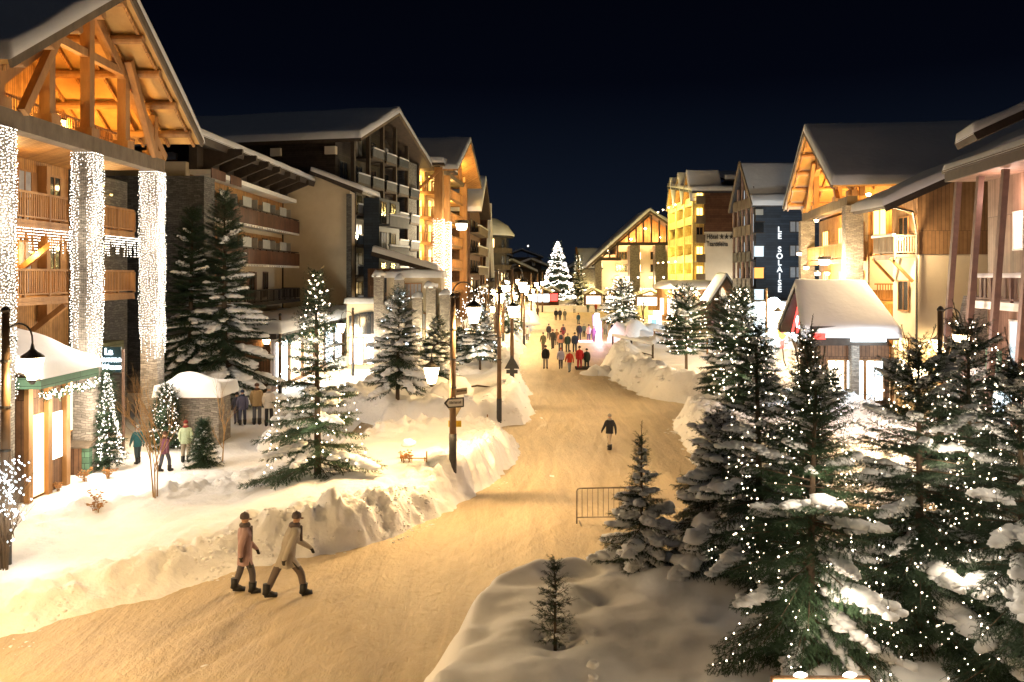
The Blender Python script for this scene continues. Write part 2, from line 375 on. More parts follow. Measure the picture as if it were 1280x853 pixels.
def sdf(poly, X, Y):                          # positive inside
    X = np.asarray(X, float); Y = np.asarray(Y, float); d = np.full(X.shape, 1e9); ins = np.zeros(X.shape, bool); n = len(poly)
    for i in range(n):
        x0, y0 = poly[i]; x1, y1 = poly[(i+1) % n]; ex, ey = x1-x0, y1-y0
        t = np.clip(((X-x0)*ex+(Y-y0)*ey)/(ex*ex+ey*ey), 0, 1)
        d = np.minimum(d, np.hypot(X-x0-t*ex, Y-y0-t*ey))
        c = ((y0 > Y) != (y1 > Y)) & (X < (x1-x0)*(Y-y0)/((y1-y0) or 1e-9)+x0); ins ^= c
    return np.where(ins, d, -d)
ss = lambda t: (lambda q: q*q*(3-2*q))(np.clip(t, 0, 1))
# region: polygon, bank height, inner height, slope width, roughness
REG = {
 'left_bank': dict(p=[(-30, 12), (-12, 14.2), (-9.5, 15.9), (-8.6, 17), (-7.5, 18.2), (-6.3, 19.8), (-4.05, 21.6), (-1.84, 24.5), (-.54, 28.7), (.30, 32.6), (.45, 35.2), (-.6, 36.2), (-3.5, 36.0), (-6.5, 34.6), (-8.5, 32.0), (-10.5, 28.5), (-14, 25), (-22, 23), (-30, 22)], h=1.0, i=0.86, w=0.85, r=0.34, cell=0.085, far=0.35),
 'second_bank': dict(p=[(.8, 39.6), (1.15, 42), (1.15, 50), (1.0, 55.5), (.2, 58), (-2.5, 58), (-6, 55), (-9, 48), (-9.5, 42), (-6, 39.2), (-2, 38.6)], h=1.35, i=0.9, w=1.0, r=0.4, cell=0.16, far=0.5),
 'far_left_bank': dict(p=[(.6, 60), (.9, 71), (1.7, 84), (3.4, 112), (4.2, 128), (-4, 128), (-6, 100), (-6, 60)], h=1.0, i=0.7, w=1.2, r=0.4, cell=0.35, far=1.0),
 'front_mound': dict(p=[(-1.0, 7), (-1.85, 12.4), (-1.7, 14.8), (-.95, 16.9), (.9, 18.4), (3, 19.3), (6, 20), (10, 20.3), (20, 20), (20, 7)], h=1.05, i=1.25, w=0.85, r=0.10, cell=0.085, far=0.5, smooth=True),
 'right_bank': dict(p=[(6.6, 26), (6.6, 32), (7.4, 40.4), (8.0, 42), (14, 42.5), (17, 40), (17, 26)], h=1.4, i=1.1, w=1.3, r=0.35, cell=0.17, far=0.6),
 'middle_bank': dict(p=[(9.3, 46), (7.6, 48), (6.9, 53), (6.6, 57), (6.2, 62), (7.2, 68), (9, 72), (16, 74), (24, 70), (19, 50), (17, 45.4), (14, 44.6)], h=1.5, i=1.15, w=1.4, r=0.5, cell=0.2, far=0.6),
}
def region_z(k, X, Y):
    R = REG[k]; d = sdf(R['p'], X, Y)
    dw = d+fbm(X*0.9, Y*0.9, 3, 3)*R['r']*1.0+(0 if R.get('smooth') else .16)*fbm(X*3.4, Y*3.4, 8, 3)
    w = R['w']*(1+0.5*vn(X*0.5, Y*0.5, 9))
    if k == 'left_bank': w = w*(1+1.7*ss((-3.0-X)/4.5))
    f = 1-0.42*ss((-4.5-X)/5.0) if k == 'left_bank' else 1.0
    crest = ss(dw/w)
    inner = ss((d-R['w']*1.1)/2.2)
    z = crest*(R['h']*(1-inner)+R['i']*inner)*f
    band = crest*(1-inner)
    z = z*(1+0.45*band*fbm(X*0.45, Y*0.45, 21, 2))
    if not R.get('smooth'):
        lump = fbm(X*1.6, Y*1.6, 5, 4)
        chunk = 1-np.abs(fbm(X*2.3+5, Y*2.3, 41, 3))*3.2; chunk = np.maximum(0, chunk)*np.maximum(0, .5+fbm(X*.8, Y*.8, 44, 2))
        z = z+band*(np.abs(lump)*1.1-0.2)*R['r']*1.2+(.25+band)*crest*(1-.8*inner)*chunk*.30+crest*fbm(X*3.7, Y*3.7, 31, 3)*0.07*(0.35+band)
        ed = crest*(1-inner); rg_ = (1-np.abs(fbm(X*2.9, Y*2.9, 91, 2))*4.0); z = z+ed*(.10*np.maximum(0, rg_)*ss(.6+1.5*vn(X*.6, Y*.6, 92))+.11*fbm(X*5.2, Y*5.2, 93, 3)+.05*fbm(X*11, Y*11, 94, 1))
        z = z+inner*(fbm(X*0.35, Y*0.35, 11, 3)*0.35+.05*fbm(X*1.7, Y*1.7, 95, 2))
    else:
        z = z+crest*fbm(X*0.42, Y*0.5, 11, 2)*0.42+crest*.035*fbm(X*1.9, Y*3.1, 12, 3)+crest*np.abs(fbm(X*0.9+3, Y*0.9, 14, 2))*0.22
        for (cx, cy, a, rr) in DENTS: 
            q = np.hypot(X-cx, Y-cy)/rr; z = z+a*np.exp(-q*q*2)
    return np.where(d > -0.9, z-0.06+G(Y), -5.0)
DENTS = [(0.75, 13.75, -0.28, 0.55), (0.75, 14.2, 0.12, 0.30), (0.62, 12.9, -.10, .3), (1.0, 12.2, -.08, .25), (3.0, 16.4, .25, .7), (1.6, 15.6, -0.2, .5), (2.4, 15.2, 0.12, .8), (5.2, 13.6, -.2, .8)]
def plaza_z(X, Y): return 0.10+0.10*fbm(X*0.5, Y*0.5, 17, 3)
def gz(x, y):
    X = np.array([float(x)]); Y = np.array([float(y)]); z = float(G(Y)[0])
    for k in REG: z = max(z, float(region_z(k, X, Y)[0]))
    if x < -7.0 and 22 < y < 60: z = max(z, float(plaza_z(X, Y)[0]))
    return z
def at(px, py):                               # ground point seen at a pixel of the 1280 px photo
    z = 0.3
    for _ in range(12):
        Y = (CAMH-z)*FPX/max(6, py-HY); X = (px-640)/FPX*Y; z = 0.5*z+0.5*gz(X, Y)
    Y = (CAMH-z)*FPX/(py-HY); X = (px-640)/FPX*Y; return (X, Y, gz(X, Y))
def W(px, py, Y): return ((px-640)/FPX*Y, Y, CAMH-(py-HY)/FPX*Y)
def grid(name, x0, x1, y0, y1, c, zf, m, keep=None, ymul=None, **tg):
    xs = np.arange(x0, x1+c, c); ys = np.arange(y0, y1+c, c) if ymul is None else ymul
    X, Y = np.meshgrid(xs, ys); Z = zf(X, Y); nx = len(xs); ny = len(ys)
    V = np.stack([X, Y, Z], -1).reshape(-1, 3)
    i, j = np.meshgrid(np.arange(nx-1), np.arange(ny-1)); q = (j*nx+i).ravel()
    F = np.stack([q, q+1, q+nx+1, q+nx], -1)
    if keep is not None:
        K = keep(X, Y).ravel(); F = F[K[F].all(1)]
        used = np.unique(F); mp = np.zeros(len(V), int); mp[used] = np.arange(len(used)); V = V[used]; F = mp[F]
    o = npmesh(name, V, F, m, smooth=True); tag(o, kind='structure', **tg); return o
# ground: one sheet to the horizon; road on top of it
ysr = np.concatenate([np.arange(-40, 60, 2.0), np.arange(60, 200, 4.0), np.arange(200, 900, 40.0)])
grid('ground', -500, 500, 0, 0, 20.0, lambda X, Y: G(np.minimum(Y, 175))-0.03, 'snow', ymul=ysr)
road_y = np.concatenate([np.arange(4, 12, 0.4), np.arange(12, 46, 0.13), np.arange(46, 60, 0.35), np.arange(60, 176, 1.4)])
def road_z(X, Y):
    c = np.interp(Y, [4, 14, 17, 21, 28, 40, 60, 120], [-8, -5.6, -4.0, -1.6, 1.6, 3.9, 4.0, 6]); n = fbm(X*.25, Y*.25, 2, 2)
    z = G(Y)+0.02+0.05*np.maximum(0, n)+0.03*fbm(X*1.3, Y*0.5, 4, 3); near = ss((50-Y)/12)
    for off, w_, dp, sd in ((-2.3, .13, .030, 1), (-.75, .13, .034, 1), (.35, .11, .028, 2), (1.8, .11, .028, 2), (-1.5, .10, .022, 3), (1.1, .16, .02, 3), (2.9, .12, .025, 4)):
        q = X-c-off-1.1*vn(Y*.11+sd*7, Y*0+sd, sd); z = z+near*(-dp*np.exp(-(q/w_)**2)+dp*.5*np.exp(-((np.abs(q)-w_*1.9)/(w_*.7))**2))*(.55+.9*np.clip(vn(X*.4, Y*.4, 50+sd)+.4, 0, 1))
    fp = vn(X*3.1, Y*2.6, 70); z = z-near*.022*ss((np.abs(fp)-.28)/.12)*ss(.5+2*vn(X*.35, Y*.3, 71))
    return z+near*.012*fbm(X*5, Y*5, 72, 2)
road_x = np.concatenate([np.arange(-14, 10, 0.13), np.arange(10, 46.4, 0.6)])
def road_sheet():
    X, Y = np.meshgrid(road_x, road_y); Z = road_z(X, Y); nx, ny = len(road_x), len(road_y); V = np.stack([X, Y, Z], -1).reshape(-1, 3)
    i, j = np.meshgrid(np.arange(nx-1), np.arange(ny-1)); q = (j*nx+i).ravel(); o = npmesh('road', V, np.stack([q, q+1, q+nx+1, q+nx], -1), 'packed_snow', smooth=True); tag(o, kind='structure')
road_sheet()
for k, R in REG.items():
    P = np.array(R['p']); x0, y0 = P.min(0)-1; x1, y1 = P.max(0)+1
    grid({'front_mound': 'snow_mound'}.get(k, 'snow_bank'), x0, x1, y0, y1, R['cell'], lambda X, Y, k=k: region_z(k, X, Y), 'fresh_snow' if R.get('smooth') else 'snow',
         keep=lambda X, Y, R=R: sdf(R['p'], X, Y) > -0.55)
grid('plaza', -32, -7.2, 21, 62, 0.3, plaza_z, 'snow')
def hillz(X, Y):
    t = np.clip((Y-230)/330, 0, 1); side = np.clip((np.abs(X-20)-60)/200, 0, 1)
    return 3+t**1.2*(13+10*side+8*fbm(X*0.012, Y*0.012, 8, 4))-4*(1-t)
grid('hills', -420, 460, 228, 600, 12.0, hillz, 'hill_rock')

def rubble(key, n, seed, lo=-.35, hi=1.6, label='', big=.11, box=None):
    rg = np.random.default_rng(seed); P = np.array(REG[key]['p']); x0, y0, x1, y1 = box or (*P.min(0), *P.max(0))
    X = rg.uniform(x0-.4, x1+.4, n*14); Y = rg.uniform(y0-.4, y1+.4, n*14); d = sdf(P.tolist(), X, Y)
    clump = fbm(X*.7, Y*.7, seed+60, 2); ok = (d > lo) & (d < hi) & (clump > rg.uniform(-.05, .5, len(X))); X, Y, d = X[ok][:n], Y[ok][:n], d[ok][:n]
    Z = np.maximum(region_z(key, X, Y), G(Y)+.0); r = big*rg.uniform(.25, 1, len(X))**1.8*np.where(d < 0, .5, 1)+.012
    V = []; F = []; base = 0; kind = rg.integers(0, 6, len(X))
    for k in range(6):
        v, f = RUB[k]; m = kind == k; c = np.stack([X[m], Y[m], Z[m]-r[m]*.15], -1); a = rg.uniform(0, 6.3, m.sum()); ca, sa = np.cos(a), np.sin(a)
        vx = v[None, :, 0]*ca[:, None]-v[None, :, 1]*sa[:, None]; vy = v[None, :, 0]*sa[:, None]+v[None, :, 1]*ca[:, None]
        q = np.stack([vx*1.15, vy*.9, np.broadcast_to(v[None, :, 2]*.75, vx.shape)], -1)*r[m][:, None, None]+c[:, None]
        V.append(q.reshape(-1, 3)); F.append((f[None]+(np.arange(m.sum())*len(v))[:, None, None]).reshape(-1, 3)+base); base += m.sum()*len(v)
    o = npmesh('snow_rubble', np.concatenate(V), np.concatenate(F), 'snow', smooth=False); tag(o, label, 'snow rubble', kind='stuff')
RUB = []
for k in range(6):
    v, f = ico(1, 0.0, k); r_ = random.Random(k); RUB.append((np.array(v)*np.array([[r_.uniform(.6, 1.15)] for _ in v]), np.array(f)))
rubble('left_bank', 2600, 1, big=.065, label='broken lumps of ploughed snow along the left road edge', box=(-12, 13, .6, 37))
rubble('second_bank', 500, 2, label='broken snow lumps round the bank behind the tall mast', big=.15)
rubble('middle_bank', 800, 3, label='broken snow lumps on the bank at the right road edge', big=.2, hi=2.2)
rubble('right_bank', 300, 4, label='broken snow lumps on the bank behind the big spruces', big=.15)
rubble('far_left_bank', 700, 5, label='broken snow lumps along the far left bank', big=.25)
rubble('front_mound', 260, 6, label='few small snow crumbs at the edge of the smooth mound', big=.06, hi=.3)
SPOT = 1.45
# ------------------------------------------------------------------ building helpers
def window(root, fr, u, z, ww, hh, v, glass='dark_glass', frame='door_brown', axis='u', n=2, shutters=None, label=None):
    """axis 'u': in a wall facing +v ; axis 'v': in a wall facing -u (u is then the wall's place, v the position)"""
    fm = MB(fr); t = 0.07
    if axis == 'u':
        B = lambda m, a0, a1, z0, z1, d0, d1: m.box(u+a0, u+a1, v+d0, v+d1, z+z0, z+z1)
    else:
        B = lambda m, a0, a1, z0, z1, d0, d1: m.box(u-d1, u-d0, v+a0, v+a1, z+z0, z+z1)
    B(fm, -ww/2-t, ww/2+t, -t, 0, 0.003, 0.07); B(fm, -ww/2-t, ww/2+t, hh, hh+t, 0.003, 0.07)
    B(fm, -ww/2-t, -ww/2, 0, hh, 0.003, 0.06); B(fm, ww/2, ww/2+t, 0, hh, 0.003, 0.06)
    for k in range(1, n): B(fm, -ww/2+ww*k/n-0.025, -ww/2+ww*k/n+0.025, 0, hh, 0.003, 0.055)
    o = fm.build('window', frame, root)
    if label: o['label'] = label
    g = MB(fr); B(g, -ww/2, ww/2, 0, hh, 0.004, 0.03); g.build('pane', glass, o)
    if shutters:
        s = MB(fr)
        B(s, -ww/2-t-ww*0.42, -ww/2-t-0.02, -0.03, hh+0.03, 0.003, 0.05); B(s, ww/2+t+0.02, ww/2+t+ww*0.42, -0.03, hh+0.03, 0.003, 0.05)
        s.build('shutter', shutters, o)
    return o
def balcony(root, fr, u0, u1, v0, v1, z, h=1.0, m='wood', fill='bars', ends=True, step=0.14, snow=False, floor_m=None, panel_m=None):
    b = MB(fr); b.box(u0, u1, v0, v1, z-0.16, z)
    b.box(u0, u1, v1-0.10, v1+0.02, z-0.28, z-0.163)
    o = b.build('balcony', floor_m or m, root)
    r = MB(fr); r.box(u0, u1, v1-0.07, v1, z+h-0.08, z+h); r.box(u0, u1, v1-0.06, v1-0.01, z+0.08, z+0.14)
    k = 0
    while u0+k*1.6 < u1: r.box(u0+k*1.6, u0+k*1.6+0.09, v1-0.09, v1+0.01, z+0.003, z+h-0.083); k += 1
    if ends:
        for uu in (u0, u1-0.07): r.box(uu, uu+0.07, v0, v1-0.093, z+h-0.08, z+h); r.box(uu+.01, uu+0.06, v0, v1-.093, z+.08, z+.14)
    if fill == 'bars':
        u = u0+0.13
        while u < u1-0.05: r.box(u, u+step*0.42, v1-0.05, v1-0.02, z+0.14, z+h-0.08); u += step
        if ends:
            for uu in (u0, u1-0.07):
                v = v0+0.06
                while v < v1-0.13: r.box(uu+.02, uu+.05, v, v+step*0.42, z+.14, z+h-.08); v += step
    r.build('railing', m, o)
    if fill == 'panel':
        p = MB(fr); p.box(u0+.01, u1-.01, v1+0.012, v1+0.05, z-0.12, z+h-0.14)
        if ends: p.box(u0-0.05, u0-0.01, v0, v1+0.05, z-0.12, z+h-0.14)
        p.build('front_panel', panel_m or m, o)
    if snow:
        q = MB(fr); q.snow((u0, v1-0.16, z+h), (u1, v1-0.16, z+h), (u1, v1+0.10, z+h), (u0, v1+0.10, z+h), 0.10, 14, 4, 0.08); q.build('snow', 'roof_snow', o, smooth=True)
    return o
def gable_roof(root, fr, u0, u1, vf, vb, ze, zr, t=0.22, ts=0.32, m='grey_timber', um=None, half=None, name='roof', ze2=None):
    um = um if um is not None else (u0+u1)/2; ze2 = ze if ze2 is None else ze2
    b = MB(fr); b.slab((u0, vf, ze), (um, vf, zr), (um, vb, zr), (u0, vb, ze), t); b.slab((u1, vf, ze2), (um, vf, zr), (um, vb, zr), (u1, vb, ze2), t)
    bb = MB(fr)
    for (ua, za) in ((u0, ze), (u1, ze2)):   # barge board
        bb.beam((ua, vf+0.05, za-0.15), (um, vf+0.05, zr-0.15), 0.08, 0.34)
    o = b.build(name, m, root); bb.build('barge_board', 'grey_timber', o)
    s = MB(fr); dz = 0.012
    s.snow((u0-.1*(1 if u0<um else -1), vf+0.13, ze+dz-.05), (um, vf+0.13, zr+dz), (um, vb, zr+dz), (u0, vb, ze+dz), ts, 12, 12, 0.22, 0.25, 3)
    s.snow((u1+.1, vf+0.13, ze2+dz-.05), (um, vf+0.13, zr+dz), (um, vb, zr+dz), (u1, vb, ze2+dz), ts, 12, 12, 0.22, 0.25, 5)
    s.build('roof_snow', 'roof_snow', o, smooth=True); return o
def mono_roof(root, fr, A, B, C, D, t=0.3, ts=0.35, m='dark_timber', nu=16, nv=8):
    o = MB(fr).slab(A, B, C, D, t).build('roof', m, root)
    up = lambda p: (p[0], p[1], p[2]+0.012)
    MB(fr).snow(up(A), up(B), up(C), up(D), ts, nu, nv, 0.25, 0.25).build('roof_snow', 'roof_snow', o, smooth=True); return o
def spotlight(root, loc, energy, col=WARM, r=0.1, seen=True, glow='lantern_glow', size=0.16):
    """a wall spotlight: small housing with a glowing face, and its light"""
    x, y, z = loc
    h = MB(); h.lathe((x, y, z), [(size*.5, size*.55), (size, size*.5), (size*1.05, size*0.1), (size*.9, 0.0)], 12)
    o = h.build('spotlight', 'metal', root)
    g = MB(); g.lathe((x, y, z-size*0.95), [(size*.2, 0), (size*.7, .1*size), (size*.85, size*0.9)], 12); g.build('glow', glow, o, smooth=True)
    if size < .14: pass
    plight((x, y, z-size*1.6), energy*SPOT, col, r, root, 'spotlight_light'); return o
# ------------------------------------------------------------------ timber gable block shared by the two big chalets
def gable_front(root, fr, u0, u1, pillars, zb, ze, zr, vb, pil_m='stone', pw=0.7, z0=0.0, back=-3.6, timber='wood'):
    um = (u0+u1)/2
    sl = (zr-ze)/(um-u0)
    zt = lambda u: ze+(um-u0-abs(u-um))*sl
    b = MB(fr); b.box(u0+1.1, u1-1.1, -0.28, 0.28, zb, zb+0.55); b.build('tie_beam', 'grey_timber', root)
    for i, pu in enumerate(pillars):
        MB(fr).box(pu-pw/2, pu+pw/2, -pw/2, pw/2, z0, zb-0.003).build('pillar', pil_m, root)
    for pu in list(pillars)+[(pillars[0]+um)/2, (pillars[-1]+um)/2]:
        t = MB(fr); t.box(pu-0.17, pu+0.17, -0.17, 0.17, zb+0.553, zt(pu)-0.35); t.box(pu-.28, pu+.28, -.3, .3, zb+.556, zb+.85); t.build('truss_post', timber, root)
    for sg in (-1, 1):
        MB(fr).beam((um+sg*(um-u0-0.6), 0, zb+0.7), (um+sg*0.1, 0, zr-0.75), 0.30, 0.34).build('rafter', timber, root)
        MB(fr).beam((um+sg*2.4, .32, zt(um+2.4)-.5), (um+sg*4.7, .32, zb+.55), 0.24, 0.28).build('brace', timber, root)
    c = MB(fr); c.box(um-2.9, um+2.9, -0.12, 0.12, zt(um+2.9)-0.75, zt(um+2.9)-0.47); c.build('collar_beam', timber, root)
    for k in range(5):                                   # purlins running back under the roof, log ends out front
        for sg in ((-1, 1) if k else (1,)):
            uu = um+sg*k*(um-u0-0.5)/4.2
            MB(fr).tube([(uu, 1.25, zt(uu)-0.42), (uu, -0.1, zt(uu)-0.42), (uu, vb*0.6, zt(uu)-0.42)], 0.17, 10).build('purlin', timber, root)
    for sg in (-1, 1):                                   # rafters across, under the boards
        rf = MB(fr); n = 11
        for k in range(n):
            v = 1.1-k*(1.1-vb*0.55)/(n-1)
            rf.beam((um+sg*0.1, v, zr-0.33), (um+sg*(um-u0), v, ze-0.33), 0.10, 0.14)
        rf.build('rafter_row', 'gold_planks', root)
    # back wall up to the roof, loggia floor and its rail
    w_ = MB(fr); w_.poly([(u0+1.2, back, 2.8), (u1-1.2, back, 2.8), (u1-1.2, back, zt(u1-1.2)-0.25), (um, back, zr-0.3), (u0+1.2, back, zt(u0+1.2)-0.25)], (0, -0.3, 0)); w_.build('wall', 'gold_planks', root)
    MB(fr).box(u0+1.2, u1-1.2, back+0.003, -0.3, zb+0.12, zb+0.36).build('loggia_floor', 'gold_planks', root)
    return zt
def chalet_left():
    fr = Fr(-15, 23.3, 0, 1, 1); x, y, _ = fr(7, -5, 0); root = empty('timber_chalet', (x, y, 0), 'tall timber chalet with an open lit gable above three pillars wrapped in white lights', 'chalet')
    P = [1.5, 6.85, 12.3]
    zt = gable_front(root, fr, 0, 14, P, 11.35, 13.0, 17.15, -18, z0=0.1)
    gable_roof(root, fr, -0.2, 14.2, 1.35, -18, 12.95, 17.25, ts=0.42, m='roof_boards')
    # rail of the loggia
    balcony(root, fr, 1.3, 12.7, -3.5, -0.9, 11.76, 1.0, 'gold_planks', 'bars')
    balcony(root, fr, 4.4, 8.9, -3.55, -1.75, 8.95, 1.0, 'wood'); balcony(root, fr, 4.4, 8.9, -3.55, -1.75, 6.25, 1.0, 'wood')
    balcony(root, fr, 11.7, 14.9, -3.34, -1.9, 8.95, 1.0, 'wood'); balcony(root, fr, 11.7, 14.9, -3.34, -1.9, 6.25, 1.0, 'wood')
    MB(fr).box(12.5, 17.4, -3.9, -3.35, 0.3, 11.45).build('stone_wall', 'dark_stone', root)
    MB(fr).box(0.9, 12.4, -3.58, -3.4, 0.2, 3.6).build('stone_wall', 'stone', root)
    MB(fr).box(0.2, 12.9, -18, -3.95, 0.2, 12.2).build('wall', 'brown_planks', root)
    for z in (8.95, 6.25):
        for u in (5.6, 9.2, 11.3):
            window(root, fr, u, z+0.03, 0.85, 2.0, -3.59, 'dark_glass' if u != 9.2 else 'curtain', 'wood', shutters='wood')
        MB(fr).beam((4.5, -1.7, z-1.5), (4.5, -3.5, z-.3), .2).build('brace', 'wood', root)
        MB(fr).beam((8.8, -3.5, z-1.7), (8.8, -1.8, z-.35), .2).build('brace', 'wood', root)
        o = MB(fr).box(10.1, 10.35, -3.58, -3.2, 5.2, 11.3) if z > 8 else None
        if o: o.build('timber_post', 'wood', root)
    o = MB(fr).box(6.1, 6.4, -3.34, -3.0, .3, 11.35).build('timber_post', 'wood', root)
    window(root, fr, 12.05, 12.2, 0.6, 1.3, -3.59, 'lit_window_gold', 'wood')
    window(root, fr, 4.5, 12.2, 1.0, 2.0, -3.59, 'dark_glass', 'wood')
    # ground floor: green fascia, doors, lit passage
    MB(fr).box(7.4, 14.5, -3.3, -2.2, 3.5, 4.15).build('fascia', 'olive_boards', root)
    MB(fr).box(1, 7.3, -3.35, -2.3, 3.7, 3.95).build('fascia', 'wood', root)
    for (u, m) in ((2.5, 'lit_window'), (5.0, 'shop_light'), (9.2, 'shop_light'), (11.6, 'lit_window')): window(root, fr, u, 0.6, 1.3, 2.1, -3.33, m, 'wood')
    for (u, v, z, e) in ((3.4, -2.2, 12.6, 105), (10.6, -2.2, 12.6, 130), (7, -1.0, 12.5, 90)): spotlight(root, fr(u, v, z), e, (1, .58, .14), 0.15)
    for (u, v, z, e) in ((6.6, -2.4, 10.9, 20), (13.4, -2.6, 10.9, 12), (6.6, -2.4, 8.3, 20), (13.6, -2.6, 8.3, 30), (4.2, -2.2, 3.4, 55), (10, -2.0, 3.2, 60)): spotlight(root, fr(u, v, z), e, (1, .62, .24), 0.1, size=.07, glow='lit_window_gold')
    spotlight(root, fr(8.5, -2.9, 7.9), 24, (1, .62, .2), .08, size=.07, glow='lit_window_gold')
    spotlight(root, fr(14.4, -2.7, 10.6), 16, (1, .62, .2), .08, size=.07, glow='lit_window_gold')
    # light strings round the three pillars, one curtain each
    for i, pu in enumerate(P):
        c = fr(pu, 0, 0); nm = ('dense curtain of tiny white lights wrapped round the pillar at the edge of the photo', 'curtain of tiny white lights on the middle pillar, stone showing behind the snowy kiosk', 'thick glittering curtain of white lights on the pillar next to the dark pair of spruces')[i]
        L = empty('light_curtain', (c[0], c[1], 3.6), nm, 'light string', 'curtains of lights on the chalet pillars'); rnd = random.Random(i)
        pts = []; wr = MB(); hw = 0.375; s = 0.0
        while s < 8*hw:
            side = int(s//(2*hw)); q = s % (2*hw)-hw
            xx, yy = [(q, -hw), (hw, q), (-q, hw), (-hw, -q)][side]
            if side in (0, 1) or rnd.random() < .8:
                zlow = rnd.uniform(3.3, 4.6) + (0.0 if i != 1 else 0.3)
                sparse = (i == 1 and side == 0 and abs(q-.02) < .11)
                z = 11.3; ph = rnd.random()*6; X0 = c[0]+xx*1.04; Y0 = c[1]+yy*1.04
                wr.tube([(X0, Y0, 11.3), (X0, Y0, zlow)], 0.004, 3, False)
                while z > zlow and not (sparse and rnd.random() < .9 and z < 11.0):
                    pts.append((X0+rnd.gauss(0, .018)+.02*math.sin(z*2+ph), Y0+rnd.gauss(0, .018), z)); z -= rnd.uniform(.065, .13)*(2.2 if sparse else 1)
            s += 0.062
        wr.build('wire', 'wire', L, recalc=False); bulbs('bulbs', pts, 0.0155, 'bulb_white', L, (c[0], c[1], 3.6))
        plight((c[0]+1.0, c[1]-.8, 8.6), 70, (1, .88, .72), .5, L, 'string_light'); plight((c[0]+1.0, c[1]-.8, 4.6), 90, (1, .88, .72), .5, L, 'string_light')
    # icicle lights under the balcony between the pillars
    for (a, b_, nm) in ((4.9, 9.0, 'row of icicle lights hanging under the wooden balcony beside the first pillar'), (11.6, 15.2, 'row of icicle lights hanging between the second and third pillars')):
        c = fr((a+b_)/2, -1.6, 8.0); L = empty('icicle_lights', c, nm, 'light string', 'icicle lights below the balconies'); rnd = random.Random(int(a*7))
        pts = []; wr = MB(); u = a
        while u < b_:
            n = rnd.choice([2, 3, 4, 5, 8, 9]); p = fr(u, -1.62, 8.64); wr.tube([p, (p[0], p[1], p[2]-n*.1)], .004, 3, False)
            pts += [(p[0]+rnd.gauss(0, .01), p[1], p[2]-k*.1) for k in range(n)]; u += rnd.uniform(.05, .12)
        wr.tube([fr(a, -1.62, 8.64), fr(b_, -1.62, 8.64)], .006, 3, False)
        wr.build('wire', 'wire', L, recalc=False); bulbs('bulbs', pts, 0.02, 'bulb_white', L, c)
chalet_left()
